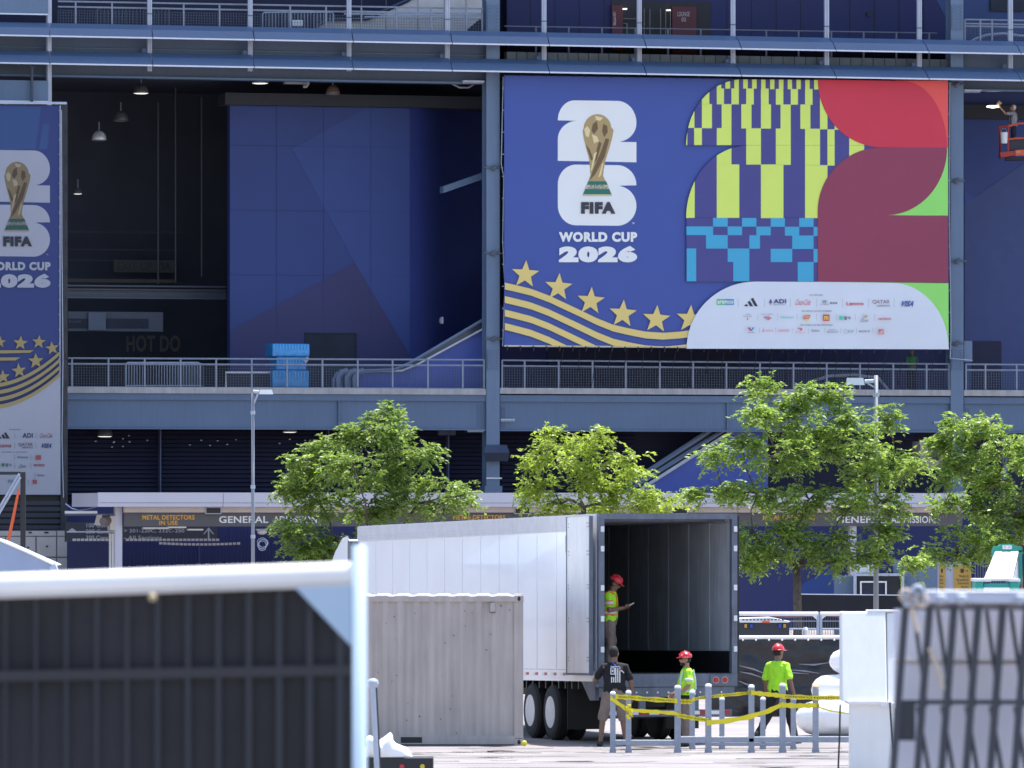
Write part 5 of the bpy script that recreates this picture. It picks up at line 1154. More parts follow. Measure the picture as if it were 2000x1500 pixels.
for x, y, lab in ((1467.5,1352,'yellow tape wound round the post left of the walking man'),(1323.5,1395,'yellow tape wound round the thick post'),(1528.5,1376,'yellow tape wound round the tall hip post'),(1593,1378,'yellow tape wound round the tan topped post')):
    mb = MB(); p = at(x, y, QY); mb.box(p.x-0.06, p.x+0.06, QY-0.062, QY+0.062, p.z-0.03, p.z+0.035); build('tape_wrap', mb, M('tape_wrap',(0.4,0.33,0.02),0.5,var=0.4,scale=30), loc=p, label=lab, cat='tape', group='tape wound round the posts')

# ================================================================ white rolls and cabinet
m_roll = M('white_film', (0.8,0.81,0.84), 0.18, var=0.03, scale=2, coat=0.4, bump=0.1, bscale=5)
RY = gY(1437)
for lab, x0, x1, yc, ry, dy in (('lowest and longest white wrapped roll on the ground',1553,1690,1401.5,34.5,0),('middle white wrapped roll of the pile',1584,1700,1347,30,0.45),('topmost white wrapped roll of the pile',1619,1710,1292,27,0.55)):
    rr = ry*RY/F; a, b = at(x0,yc,RY+dy), at(x1,yc,RY+dy)
    if 'lowest' in lab: a.z = b.z = rr
    ln = b.x-a.x; rg = []
    for t, q in ((0,0.02),(0.03,0.35),(0.09,0.62),(0.2,0.85),(0.36,0.97))+tuple((0.5+(ln-0.9)*i/9, 1.0) for i in range(10))+((ln-0.3,0.96),(ln-0.12,0.75),(ln-0.02,0.4),(ln,0.02)):
        rg.append((a+V((t,0,0)), (0,rr*q,0), (0,0,rr*q)))
    rm = MB().rings(rg, 40); rm.v = [p + V((0,1,1))*0.022*mnoise.noise(V((p.x*2.2+yc,p.y*7,p.z*7))) + V((0.012*mnoise.noise(p*9),0,0)) for p in rm.v]
    o = build('wrapped_roll', rm, m_roll, smooth=True, loc=a-ZZ*rr, label=lab, cat='roll', group='white wrapped rolls')
    mb = MB(); mb.tube([a+V((0.5,0,0)), a+V((0.53,0,0))], rr*1.01, 28); build('strap', mb, m_whr, o)
WY = 112.0
cb = thing('white_cabinet', at(1700,1500,WY).xy.to_3d()+ZZ*0, 'tall white cabinet standing right of the white rolls', 'cabinet')
def pbox(mb, px0, px1, py0, py1, Y, dep, zb=None):
    a, b = at(px0, py1, Y), at(px1, py0, Y); return mb.box(a.x, b.x, Y, Y+dep, a.z if zb is None else zb, b.z)
mb = MB(); a, b = at(1645,1371,WY), at(1733,1371,WY); zt_ = at(1645,1195,WY+0.5).z; mb.hexa([a, b, b+V((0,1.0,0)), a+V((0,1.0,0)), V((a.x,WY+0.5,zt_)), V((b.x,WY+0.5,zt_)), V((b.x,WY+1.0,zt_)), V((a.x,WY+1.0,zt_))]); build('sun_tilted_hood', mb, m_white, cb, bevel=0.02)  # backward slope of the front is added so the sun brightens it
mb = MB(); a, b = at(1734.5,1385,WY+0.06), at(1757,1385,WY+0.06); mb.hexa([a, b, b+V((0,0.9,0)), a+V((0,0.9,0)), V((a.x,WY+0.55,zt_-0.01)), V((b.x,WY+0.55,zt_-0.01)), V((b.x,WY+0.98,zt_-0.01)), V((a.x,WY+0.98,zt_-0.01))]); build('side_box', mb, m_white, cb, bevel=0.02)
mb = MB(); pbox(mb, 1694, 1757, 1191.5, 1195.5, WY+0.5, 0.45); build('lid', mb, m_white, cb)
mb = MB(); pbox(mb, 1662, 1748, 1371.5, 1500, WY+0.08, 0.75, 0.0); build('lower_box', mb, m_white, cb, bevel=0.02)
mb = MB(); pbox(mb, 1655, 1742, 1371, 1376, WY-0.05, 0.9); build('ledge', mb, m_whr, cb)
mb = MB(); pbox(mb, 1720, 1736, 1371, 1380, WY-0.08, 0.1); build('latch', mb, m_whr, cb)
build('cable', MB().tube([at(1641,1375,WY-0.1), at(1640,1430,WY-0.1), at(1637,1505,WY-0.1)], 0.014, 6), m_black, loc=at(1637,1505,WY-0.1), label='thin black cable hanging left of the white cabinet', cat='cable')
build('cable', MB().tube([at(1738,1372,WY-0.12), at(1742,1440,WY-0.12), at(1746,1505,WY-0.12)], 0.014, 6), m_black, loc=at(1746,1505,WY-0.12), label='thin black cable hanging down the white cabinet front', cat='cable')

# ================================================================ fences and things right of the trailer
BY = gY(1399)
bf = thing('screened_fence', at(1560,1399,BY), 'black plastic wrapped fence with white top rail behind the walking man', 'fence')
m_film = M('black_film', (0.018,0.018,0.022), 0.3, var=0.3, scale=3, bump=0.5, bscale=5)
mb = MB(); a, b = at(1380,1399,BY), at(1760,1247,BY); nx_, nz_ = 70, 24; b0 = len(mb.v)
for j in range(nz_+1):
    for i in range(nx_+1):
        x = a.x+(b.x-a.x)*i/nx_; z = a.z+(b.z-a.z)*j/nz_
        mb.v.append(V((x, BY+0.05*mnoise.noise(V((x*0.7,z*3.2,3.0)))+0.03*mnoise.noise(V((x*3,z*7,1.0))), max(0,z))))
for j in range(nz_):
    for i in range(nx_): q = j*(nx_+1)+i; mb.f.append((q,q+1,q+nx_+2,q+nx_+1))
build('plastic_screen', mb, m_film, bf, smooth=True)
mb = MB(); mb.tube([at(1380,1245,BY), at(1760,1245,BY)], 0.04, 8); build('top_rail', mb, m_white, bf)
for k in range(15): build('eyelet', MB().ball(at(1400+k*25.5,1250,BY-0.05), 0.022, 8, 6), m_white, bf)
for k in range(4):
    p = at(1385+k*120,1246,BY); mb = MB(); mb.tube([(p.x,BY+0.1,0),(p.x,BY+0.1,p.z)], 0.04, 8); build('fence_post', mb, m_rail, bf)
mb = MB()
for x0, y0, x1, y1 in ((1443,1300,1500,1318),(1445,1312,1490,1324),(1500,1314,1580,1316),(1540,1308,1600,1315),(1443,1330,1475,1338),(1560,1297,1620,1294)):
    mb.tube([at(x0,y0,BY-0.09), at((x0+x1)/2,(y0+y1)/2+random.uniform(-3,3),BY-0.11), at(x1,y1,BY-0.09)], [0.006,0.02,0.006], 6)
build('film_fold_shine', mb, M('film_shine',(0.25,0.25,0.28),0.2), bf)  # pale grey streaks paint the film's shine along its folds
GY2 = 178.0
gf = thing('event_fence', at(1540,1330,GY2).xy.to_3d(), 'temporary fence with white top rail and corner gussets behind the black screen', 'fence')
for x0, x1 in ((1425,1598),(1602,1700)):
    mb = MB(); mb.tube([at(x0,1199,GY2), at(x1,1199,GY2)], 0.05, 8); build('top_rail', mb, m_white, gf)
    mb = MB(); mb.tube([at(x0,1228,GY2), at(x1,1228,GY2)], 0.02, 6); mb.tube([at(x0,1213,GY2), at(x1,1213,GY2)], 0.01, 6); mb.tube([at(x0,1262,GY2), at(x1,1262,GY2)], 0.03, 6); build('mid_rail', mb, m_rail, gf)
    mb = MB(); x = x0
    while x < x1: p = at(x,1200,GY2); mb.tube([p, (p.x,GY2,0.1)], 0.006, 4); x += 5
    build('wire_set', mb, m_dkrail, gf, kind='stuff')
for x in (1597.5,1603):
    p = at(x,1196,GY2); mb = MB(); mb.tube([(p.x,GY2,0),p], 0.035, 8); build('fence_post', mb, m_rail, gf)
for s_, x in ((-1,1596),(1,1604)):
    mb = MB(); mb.prism([at(x,1201,GY2-0.02), at(x+s_*12,1201,GY2-0.02), at(x,1211,GY2-0.02)], (0,0.03,0)); build('gusset', mb, m_whr, gf)
mb = MB(); P = [(1430,1201),(1598,1201),(1598,1203),(1560,1206),(1540,1207),(1500,1205),(1430,1202.5)]; mb.prism([at(x,y,GY2+0.1) for x, y in P], (0,0.02,0)); P = [(1604,1201),(1700,1201),(1700,1207),(1640,1206),(1606,1203)]; mb.prism([at(x,y,GY2+0.1) for x, y in P], (0,0.02,0))
build('mauve_band', mb, M('mauve_cloth',(0.3,0.13,0.22),0.7), gf)
UY = 172.0
ut = thing('utility_cart', at(1490,1330,UY).xy.to_3d(), 'dark cart with white louvered roof and coloured tags behind the fence', 'cart')
mb = MB(); mb.prism([at(1443,1208,UY),at(1505,1206,UY),at(1544,1214,UY),at(1540,1216,UY),at(1445,1216,UY)], (0,1.2,0)); build('roof', mb, m_white, ut)
mb = MB()
for k in range(12): ibox(mb, 1450+k*7, 1454+k*7, 1209.5, 1211.5, UY-0.02, 0.02)
build('roof_slot', mb, m_black, ut)
a = at(1440,1245,UY); b = at(1542,1216.5,UY); mb = MB(); mb.box(a.x,b.x,UY+0.05,UY+1.1,0.25,b.z); build('body', mb, M('cart_charcoal',(0.03,0.032,0.045),0.5), ut)
for x, c in ((1454,(0.5,0.3,0.03)),(1465,(0.03,0.06,0.4)),(1521,(0.03,0.06,0.4)),(1530,(0.5,0.3,0.03))):
    mb = MB(); ibox(mb, x, x+5, 1219, 1226, UY-0.02, 0.06); build('tag', mb, M('tag_%d' % int(c[0]*100), c, 0.5), ut)
mb = MB(); ibox(mb, 1489, 1503, 1213.5, 1217, UY-0.04, 0.06); build('red_light', mb, M('orange_red',(0.7,0.08,0.02),0.4), ut)
mb = MB()
for x in (1447,1530): c = at(x,1300,UY+0.5); mb.tube([(c.x,UY+0.1,0.25),(c.x,UY+0.3,0.25)], 0.25, 16)
build('wheel', mb, m_tyre, ut)
mb = MB(); p = at(1573,1225,UY+1); mb.rings([((p.x,UY+1,0),(0.065,0,0),(0,0.065,0)),((p.x,UY+1,p.z-0.06),(0.065,0,0),(0,0.065,0)),((p.x,UY+1,p.z),(0.04,0,0),(0,0.04,0))], 12); build('white_bollard', mb, m_white, loc=(p.x,UY+1,0), label='short white bollard behind the temporary fence', cat='bollard')
# blue hoarding, screens and the grey block behind
hb = build('blue_hoarding', ibox(MB(), 1380, 1640, 1100, 1230, 226, 0.2), M('hoarding_blue',(0.014,0.02,0.1),0.6), loc=at(1510,1230,226), label='deep blue painted hoarding behind the tallest tree', cat='hoarding')
mb = MB(); mb.prism([at(x,y,225.99) for x, y in ((1560,1145),(1640,1098),(1640,1165),(1545,1165))], (0,0.005,0)); build('painted_facet', mb, M('hoarding_bright',(0.014,0.045,0.19),0.6), hb)
mb = MB(); ibox(mb, 1555, 1800, 1161, 1230, 212, 0.1); sc_ = build('black_screen', mb, M('screen_black',(0.012,0.013,0.02),0.8,var=0.2), loc=at(1670,1230,212), label='long black fabric screen behind the lamp post', cat='screen')
mb = MB(); mb.tube([at(1560,1160.5,211.9), at(1800,1163,211.9)], 0.015, 6); build('top_wire', mb, m_rail, sc_)
GYB = 222.0
gb = thing('grey_kiosk', at(1740,1240,GYB).xy.to_3d(), 'grey service kiosk with dark hatch left of the yellow signs', 'kiosk')
for n_, x0, x1, y0, y1, dy, m_ in (('wall',1746,1838,1096,1240,0,m_steel),('side_wall',1630,1668,1125,1240,0.2,m_steel),('hatch',1668,1766,1121,1240,-0.3,m_black),('door_panel',1682,1730,1136,1240,-0.36,m_dark),('roof_unit',1672,1712,1103,1119,0,m_white)):
    mb = MB(); ibox(mb, x0, x1, y0, y1, GYB+dy, 0.5); build(n_, mb, m_, gb)
mb = MB(); ibox(mb, 1667, 1673, 1120, 1240, GYB-0.4, 0.1); ibox(mb, 1760, 1766, 1120, 1240, GYB-0.4, 0.1); ibox(mb, 1673.1, 1759.9, 1120, 1125, GYB-0.4, 0.1); build('hatch_frame', mb, m_rail, gb)
mb = MB(); ibox(mb, 1680, 1683, 1135, 1240, GYB-0.45, 0.08); ibox(mb, 1729, 1732, 1135, 1240, GYB-0.45, 0.08); ibox(mb, 1683.1, 1728.9, 1135, 1138, GYB-0.45, 0.08); build('door_frame', mb, m_white, gb)
wy = thing('wayfinding_totem', at(1865,1240,216).xy.to_3d(), 'pale totem with two yellow direction signs beside the right tree', 'sign')
mb = MB(); ibox(mb, 1833, 1897, 1098, 1240, 216, 0.5); build('body', mb, M('totem_pale',(0.42,0.43,0.52),0.5), wy)
m_yel = M('sign_yellow', (0.5,0.3,0.055), 0.55)
for x0, x1 in ((1834,1846),(1863.5,1896.5)):
    mb = MB(); ibox(mb, x0, x1, 1105, 1215, 215.96, 0.05); ys = build('yellow_panel', mb, m_yel, wy)
    mb = MB(); fz = lambda x, y: at(x, y, 215.95)
    if x0 > 1850:
        for b_, xa, y in (('Media &',1873,1123),('BroadCast',1868.5,1130),('Entrance',1871,1136.5),('Media',1877.5,1144.5),('Elevator',1872.5,1151)): text_to(mb, b_, xa, y, 1892, y+4.6, fz, 0.0)
        mb.face([fz(1876,1111),fz(1882.5,1111),fz(1882.5,1118.5),fz(1876,1118.5)]); text_to(mb, '→', 1885, 1113, 1891, 1117, fz, 0.02)
    else:
        for y in (1123,1130,1136.5,1144.5,1151): text_to(mb, 'dia', 1835, y, 1842.5, y+4.4, fz)
        mb.face([fz(1838,1111),fz(1841.5,1111),fz(1841.5,1118.5),fz(1838,1118.5)])
    build('sign_lettering', mb, M('sign_ink',(0.05,0.035,0.03),0.6), ys)
mb = MB()
for k in range(16): p = at(1905+k*5,1095,214); mb.tube([p, (p.x,214,0)], 0.015, 4)
bfn = thing('bar_fence', at(1945,1240,214).xy.to_3d(), 'thin vertical bar fence right of the yellow signs', 'fence')
build('bar', mb, m_dkrail, bfn)
# ================================================================ green and white machine head at the right edge
NY = 100.0
def n_(x, y, dy=0.0): return at(x, y, NY+dy)
m_gr = M('machine_green', (0.01,0.28,0.2), 0.4, var=0.05); m_gr2 = M('machine_teal', (0.015,0.36,0.28), 0.4)
gm = thing('green_machine', n_(1955,1155).xy.to_3d(), 'green framed machine with a sloping white hood at the right edge', 'machine')
mb = MB(); mb.prism([n_(1939,1076),n_(1943,1067),(n_(1951,1067)),n_(1955,1063.5),n_(1981,1063.5),n_(1985,1067),n_(1996,1068),n_(1997,1078),n_(1990,1078),n_(1986,1076),n_(1968,1078),n_(1946,1075),n_(1943,1090),n_(1939,1096)], (0,0.3,0)); build('head_frame', mb, m_gr, gm)
mb = MB(); mb.prism([n_(1990,1075),n_(1996,1075),n_(1997,1135),n_(1992,1142),n_(1990,1130)], (0,0.3,0)); build('side_frame', mb, m_gr, gm)
mb = MB(); mb.prism([n_(1958,1065,-0.02),n_(1976,1065,-0.02),n_(1976,1072.5,-0.02),n_(1958,1072.5,-0.02)], (0,0.03,0)); pl = build('plate', mb, m_whr, gm)
for x in (1962.5,1971.5): build('bolt', MB().tube([n_(x,1069,-0.04), n_(x,1069,-0.02)], 0.016, 10), m_rail, pl)
mb = MB(); mb.hexa([n_(1922,1135,-1.1), n_(1976,1135,-1.1), n_(1989,1077,0.05), n_(1944,1077,0.05), n_(1922,1129,-1.1), n_(1978,1129,-1.1), n_(1990,1074,0.05), n_(1945,1074,0.05)]); build('hood', mb, m_white, gm, bevel=0.01)
mb = MB(); mb.prism([n_(1978,1135,-0.5),n_(1989,1085,0.02),n_(1990,1130,0.02)], (0,0.03,0)); build('hood_side', mb, M('hood_grey',(0.5,0.52,0.6),0.4), gm)
mb = MB(); ibox(mb, 1903, 1936, 1130.5, 1136, NY-1.15, 0.8); ibox(mb, 1970, 1993, 1130.5, 1136, NY-1.15, 0.8); build('side_tray', mb, m_white, gm)
for x0, x1 in ((1905,1921),(1972,1991)):
    mb = MB(); ibox(mb, x0, x1, 1136.2, 1175, NY-1.13, 0.75); build('side_bin', mb, m_gr2, gm, bevel=0.02)
mb = MB(); ibox(mb, 1922, 1971, 1140, 1147, NY-1.1, 0.5); build('front_lip', mb, m_gr2, gm)
mb = MB(); ibox(mb, 1921.2, 1971.8, 1147.2, 1180, NY-1.12, 0.6); build('front_apron', mb, m_white, gm)
a = n_(1910,1175,-0.6); b = n_(1990,1175,-0.6); mb = MB(); mb.box(a.x, b.x, NY-0.9, NY+0.3, 0, a.z); build('lower_body', mb, m_white, gm)
# ================================================================ blurred stack of dark folding frames in the right foreground
RYF = 37.0
def r_(x, y, dy=0.0): return at(x, y, RYF+dy)
m_bar = M('slate_bar', (0.04,0.044,0.058), 0.5, var=0.1, scale=4); m_pale = M('pale_blue_paint', (0.52,0.55,0.66), 0.5, var=0.04); m_lav = M('pale_sheet', (0.74,0.74,0.83), 0.6, var=0.05)
fr = thing('folded_frames', r_(1880,1500).xy.to_3d(), 'stack of dark slanted steel frames under a pale beam in the right foreground', 'frame stack')
mb = MB(); a, b = r_(1812,1178), r_(2060,1157); mb.box(a.x, b.x, RYF-0.05, RYF+0.4, a.z, b.z); bm = build('top_beam', mb, m_pale, fr, bevel=0.01)
mb = MB(); a, b = r_(1812,1157), r_(2060,1154.5); mb.box(a.x, b.x, RYF-0.05, RYF+0.4, a.z+0.001, b.z); build('beam_cap', mb, m_white, bm)
for x in (1838,1878,1992): build('beam_pin', MB().ball(r_(x,1170,-0.07), 0.03, 10, 6), m_rail, bm)
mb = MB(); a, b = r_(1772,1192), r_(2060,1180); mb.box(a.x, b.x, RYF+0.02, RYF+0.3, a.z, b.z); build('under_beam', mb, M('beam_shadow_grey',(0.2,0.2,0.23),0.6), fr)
mb = MB(); a, b = r_(1757,1520), r_(2060,1193); mb.box(a.x, b.x, RYF+0.5, RYF+0.55, 0, b.z); build('back_sheet', mb, m_lav, fr)
def bar(x0, y0, x1, y1, w, dy, name='slant_bar', m_=None):
    p, q = r_(x0,y0,dy), r_(x1,y1,dy); d = (q-p).normalized(); s_ = V((d.z,0,-d.x))*(w/2*RYF/F)
    mb = MB(); mb.prism([p-s_, p+s_, q+s_, q-s_], (0,0.07,0)); build(name, mb, m_ or m_bar, fr)
gz = H*F/RYF+YH       # image row of the ground there
for k in range(7):
    xt = 1769+k*47.6
    bar(xt, 1186, xt-43, min(gz,1750), 13.5, -0.02)
    bar(xt+15, 1188, xt+37, 1345, 6.5, 0.1, 'cross_bar'); bar(xt+37, 1345, xt+40, 1380, 6.5, 0.1, 'cross_bar')
    bar(xt+24, 1380, xt+58, 1580, 7, 0.16, 'cross_bar')
mb = MB(); a, b = r_(1752,1376), r_(2060,1368); mb.box(a.x, b.x, RYF+0.05, RYF+0.1, a.z, b.z); build('dark_rail', mb, m_bar, fr)
mb = MB(); a, b = r_(1752,1447), r_(1788,1372); mb.box(a.x, b.x, RYF+0.03, RYF+0.08, a.z, b.z); build('dark_plate', mb, m_bar, fr)
mb = MB(); a, b = r_(1755,1300), r_(2060,1290); mb.box(a.x, b.x, RYF+0.3, RYF+0.36, a.z, b.z); build('tan_rail', mb, M('tan_rail',(0.62,0.54,0.5),0.6), fr)
for pts in ([(1815,1265),(1830,1300),(1842,1345)], [(1780,1190),(1793,1235)]): 
    build('strap', MB().tube([r_(x,y,-0.03) for x, y in pts], 0.012, 6), M('strap_tan',(0.55,0.46,0.38),0.7), fr)
rt = thing('shackle_bundle', r_(1785,1178), 'blurred bundle of shackles and rope on the frame stack corner', 'shackles')
for k in range(5):
    c = r_(1768+k*8+random.uniform(-3,3), 1150+random.uniform(0,28), -0.1); rr = 0.028
    build('shackle', MB().tube([c+V((rr*math.cos(t),0,rr*math.sin(t))) for t in [i*0.6 for i in range(11)]], 0.01, 6), (m_rail if k % 2 else MATS['strap_tan']), rt)
# ================================================================ blurred event fence panel in the left foreground
LYF = 31.0
def l_(x, y, dy=0.0): return at(x, y, LYF+dy)
m_lb = M('pale_blue_galv', (0.4,0.52,0.66), 0.45, var=0.05); m_scr = M('black_scrim', (0.02,0.019,0.025), 0.7, var=0.45, scale=1.6)
lf = thing('fence_panel', V((l_(350,1500).x, LYF, 0)), 'out of focus black screened fence panel with white top tube in the left foreground', 'fence')
sl_ = -0.034
mb = MB(); mb.tube([l_(-420,1138-420*-sl_*0-0.0+14,0), l_(0,1142), l_(686,1142+sl_*686)], 0.046, 20); build('top_tube', mb, M('white_vinyl',(0.82,0.82,0.83),0.4), lf, smooth=True)
mb = MB(); mb.tube([l_(-420,1178), l_(0,1164,-0.02), l_(690,1164+sl_*690,-0.02)], 0.012, 10); build('tube_edge', mb, M('edge_grey',(0.6,0.58,0.56),0.6), lf)
a, b = l_(-420,1500), l_(688,1150); mb = MB(); mb.prism([V((a.x,LYF+0.08,0.12)), V((b.x+0.03,LYF+0.08,0.12)), l_(698,1164+sl_*698,0.08), l_(-420,1180,0.08)], (0,0.01,0)); build('scrim', mb, m_scr, lf)
m_bars = M('bar_slate', (0.0235,0.028,0.037), 0.6)
for k in range(-7, 12):
    x = 11+k*59.4; w = 4+0.55*max(0,k)
    yt = 1166+sl_*x if x > 0 else 1166
    p = l_(x, yt, 0.05); s_ = w*LYF/F; mb = MB(); mb.box(p.x-s_/2*1.3, p.x+s_/2*1.3, LYF+0.035, LYF+0.06, 0.1, p.z); build('upright', mb, m_bars, lf)
for y, h_ in ((1328,20),):
    mb = MB(); mb.prism([l_(-420,y-h_/2,0.03), l_(690,y-h_/2-0.028*690,0.03), l_(690,y+h_/2-0.028*690,0.03), l_(-420,y+h_/2,0.03)], (0,0.03,0)); build('cross_rail', mb, M('rail_slate',(0.028,0.027,0.034),0.6), lf)
p = l_(702,1060); mb = MB(); mb.tube([(p.x,LYF-0.02,0),(p.x,LYF-0.02,l_(700,1064).z)], 0.030, 18); build('end_post', mb, m_lb, lf, smooth=True)
mb = MB(); mb.prism([l_(575,1146+0*sl_,-0.03), l_(686,1143,-0.03), l_(686,1262,-0.03)], (0,0.03,0)); build('gusset', mb, m_lb, lf)
mb = MB(); mb.box(l_(640,1500).x-0.5, p.x+0.4, LYF-0.35, LYF+0.4, 0, 0.1); build('foot_block', mb, m_rail, lf)
build('tan_ball', MB().ball(l_(298,1167,-0.08), 0.018, 10, 8), M('ball_tan',(0.45,0.36,0.22),0.6), lf, smooth=True)
# leaning pole, white sack and black case at the fence foot
SY = 84.0
rt = thing('leaning_bar', V((at(735,1500,SY).x,SY,0)), 'grey leaning steel bar beside the fence end post', 'bar')
g0 = at(745,YH+H*F/SY,SY); mb = MB(); p0, p1 = at(728,1335,SY), at(736,1500,SY); d = (p1-p0); p2 = p0+d*(p0.z/(p0.z-p1.z)); mb.tube([p0, p2], 0.03, 10); build('bar', mb, m_rail, rt)
mb = MB(); mb.tube([p0+V((0.035,0.02,0)), p2+V((0.035,0.02,0))], 0.014, 8); build('dark_edge', mb, m_black, rt)
build('bar_head', MB().ball(p0, (0.07,0.05,0.06), 10, 8), m_rail, rt)
SY2 = 108.0; top = at(790,1486,SY2)
mb = MB(); a, b = at(715,1500,SY2), at(846,1480,SY2); mb.box(a.x, b.x, SY2, SY2+0.7, 0, b.z); bc = build('black_case', mb, M('case_black',(0.014,0.014,0.018),0.5), loc=(a.x,SY2,0), label='black case with red and yellow buttons at the bottom edge', cat='case', bevel=0.015)
for x, c in ((785,(0.5,0.02,0.03)),(825,(0.6,0.45,0.02))): build('button', MB().tube([at(x,1497,SY2-0.03), at(x,1497,SY2)], 0.035, 14), M('button_%d' % x, c, 0.4), bc)
P = [(715,1440),(722,1436),(735,1452),(740,1446),(752,1438),(759,1432),(763,1430.5),(767,1436),(768,1446),(774,1452),(795,1460),(800,1467),(806,1477),(806,1483),(800,1485),(770,1486),(740,1486),(715,1485)]
mb = MB()
N2 = len(P); cen = at(762,1466,SY2+0.3); rgs = []
for i, (dy, s_) in enumerate(((0.0,0.55),(0.05,0.82),(0.14,0.97),(0.3,1.0),(0.46,0.95),(0.56,0.8),(0.6,0.5))):
    for x, y in P: q = at(x, y, SY2+0.3); mb.v.append(V((cen.x+(q.x-cen.x)*s_, SY2+dy, b.z+max(0.0,(cen.z+(q.z-cen.z)*s_)-b.z))))
    if i:
        for k in range(N2): mb.f.append(((i-1)*N2+k, (i-1)*N2+(k+1)%N2, i*N2+(k+1)%N2, i*N2+k))
mb.f.append(tuple(range(N2-1,-1,-1))); mb.f.append(tuple(range(6*N2, 7*N2)))
build('white_sack', mb, M('sack_white',(0.83,0.83,0.84),0.6), smooth=True, loc=(cen.x,SY2+0.3,b.z), label='white knotted sack lying on the black case', cat='sack')
# ================================================================ lower left: pale tent roof, dark frame with orange strap
TY = 150.0
tn = thing('tent_roof', V((at(30,1300,TY).x,TY,0)), 'pale blue sloping tent roof at the lower left edge', 'tent')
mb = MB(); mb.prism([at(-150,1010,TY), at(0,1057,TY), at(106,1104,TY), at(90,1112,TY), at(0,1126,TY), at(-150,1140,TY)], (0,2.5,0)); build('canvas', mb, M('tent_canvas',(0.36,0.42,0.56),0.6,var=0.05), tn)
mb = MB(); mb.tube([at(-150,1009,TY-0.02), at(0,1056,TY-0.02), at(60,1082,TY-0.02), at(106,1104,TY-0.02)], 0.022, 8); build('edge_tube', mb, m_white, tn)
mb = MB(); mb.prism([at(96,1108,TY-0.05), at(107,1100,TY-0.05), at(116,1121,TY-0.05), at(106,1128,TY-0.05)], (0,0.3,0)); build('corner_flap', mb, M('flap_pale',(0.5,0.57,0.7),0.5), tn)
for x in (100,-130):
    p = at(x,1118,TY+0.2); mb = MB(); mb.tube([(p.x,TY+0.2,0), p], 0.03, 8); build('tent_leg', mb, m_rail, tn)
KY = 190.0
kf = thing('truss_frame', V((at(45,1300,KY).x,KY,0)), 'black square post frame with diagonal braces before the narrow banner', 'frame')
p = at(45,922,KY); mb = MB(); mb.box(p.x-0.065, p.x+0.065, KY-0.06, KY+0.06, 0, p.z); build('post', mb, M('frame_black',(0.02,0.02,0.024),0.5), kf)
mb = MB(); q = at(-150,922,KY); mb.box(q.x, p.x-0.066, KY-0.06, KY+0.06, p.z-0.07, p.z+0.01); build('top_bar', mb, MATS['frame_black'], kf)
mb = MB(); mb.tube([at(38,925,KY-0.08), at(0,990,KY-0.08), at(-60,1090,KY-0.08)], 0.03, 8); mb.tube([at(40,932,KY-0.12), at(0,1000,KY-0.12), at(-60,1100,KY-0.12)], 0.03, 8); build('brace', mb, m_rail, kf)
build('orange_strap', MB().tube([at(37,955,KY-0.15), at(26,1010,KY-0.15), at(15,1062,KY-0.15)], [0.03,0.04,0.04], 6), M('strap_orange',(0.75,0.12,0.04),0.6), loc=at(15,1062,KY-0.15), label='orange ratchet strap slanting down from the black frame', cat='strap')

# ================================================================ people
def remesh(mb, voxel, smooth_it=6):
    me = bpy.data.meshes.new('tmp'); me.from_pydata([tuple(p) for p in mb.v], [], mb.f); me.update()
    ob = bpy.data.objects.new('tmp', me); COL.objects.link(ob)
    bm_ = bmesh.new(); bm_.from_mesh(me); bmesh.ops.recalc_face_normals(bm_, faces=bm_.faces); bm_.to_mesh(me); bm_.free()
    md = ob.modifiers.new('r', 'REMESH'); md.mode = 'VOXEL'; md.voxel_size = voxel
    sm = ob.modifiers.new('s', 'SMOOTH'); sm.iterations = smooth_it; sm.factor = 0.5
    dg = bpy.context.evaluated_depsgraph_get(); e = ob.evaluated_get(dg).to_mesh()
    out = MB(); out.v = [v.co.copy() for v in e.vertices]; out.f = [tuple(p.vertices) for p in e.polygons]
    ob.evaluated_get(dg).to_mesh_clear(); bpy.data.objects.remove(ob); bpy.data.meshes.remove(me)
    return out
def limb(mb, pts, rad, n=12):
    P = []; Rr = []
    for i in range(len(pts)-1):
        for k in range(4):
            t = k/4; P.append(V(pts[i]).lerp(V(pts[i+1]), t)); Rr.append(rad[i]*(1-t)+rad[i+1]*t)
    P.append(V(pts[-1])); Rr.append(rad[-1]); mb.tube(P, Rr, n)
    for p, r in zip(pts, rad): mb.ball(p, r*0.99, 12, 8)
def hand(mb, wrist, d, nrm, curl=0.5, sc=1.0):
    """palm and five bent fingers; d along the forearm, nrm out of the palm"""
    w = V(wrist); d = V(d).normalized(); nrm = (V(nrm)-d*V(nrm).dot(d)).normalized(); s_ = d.cross(nrm)
    c = w+d*0.05*sc
    mb.hexa([c+(-d*0.05+s_*i*0.028+nrm*j*0.013)*sc for i, j in ((-1,-1),(1,-1),(1,1),(-1,1))] + [c+(d*0.045+s_*i*0.04+nrm*j*0.012)*sc for i, j in ((-1,-1),(1,-1),(1,1),(-1,1))])
    for k, L in enumerate((0.068,0.078,0.074,0.058)):
        b = c+(d*0.04+s_*(0.03-k*0.02))*sc; m1 = b+(d*math.cos(curl*0.6)+nrm*math.sin(curl*0.6))*L*0.5*sc; m2 = m1+(d*math.cos(curl*1.7)+nrm*math.sin(curl*1.7))*L*0.5*sc
        mb.tube([b, m1, m2], [0.0095*sc,0.009*sc,0.0075*sc], 8)
    b = c+(-d*0.02+s_*0.032)*sc; m1 = b+(d*0.6+s_*0.6+nrm*0.4).normalized()*0.035*sc; m2 = m1+(d*0.9+nrm*0.5).normalized()*0.03*sc
    mb.tube([b, m1, m2], [0.012*sc,0.0105*sc,0.009*sc], 8)
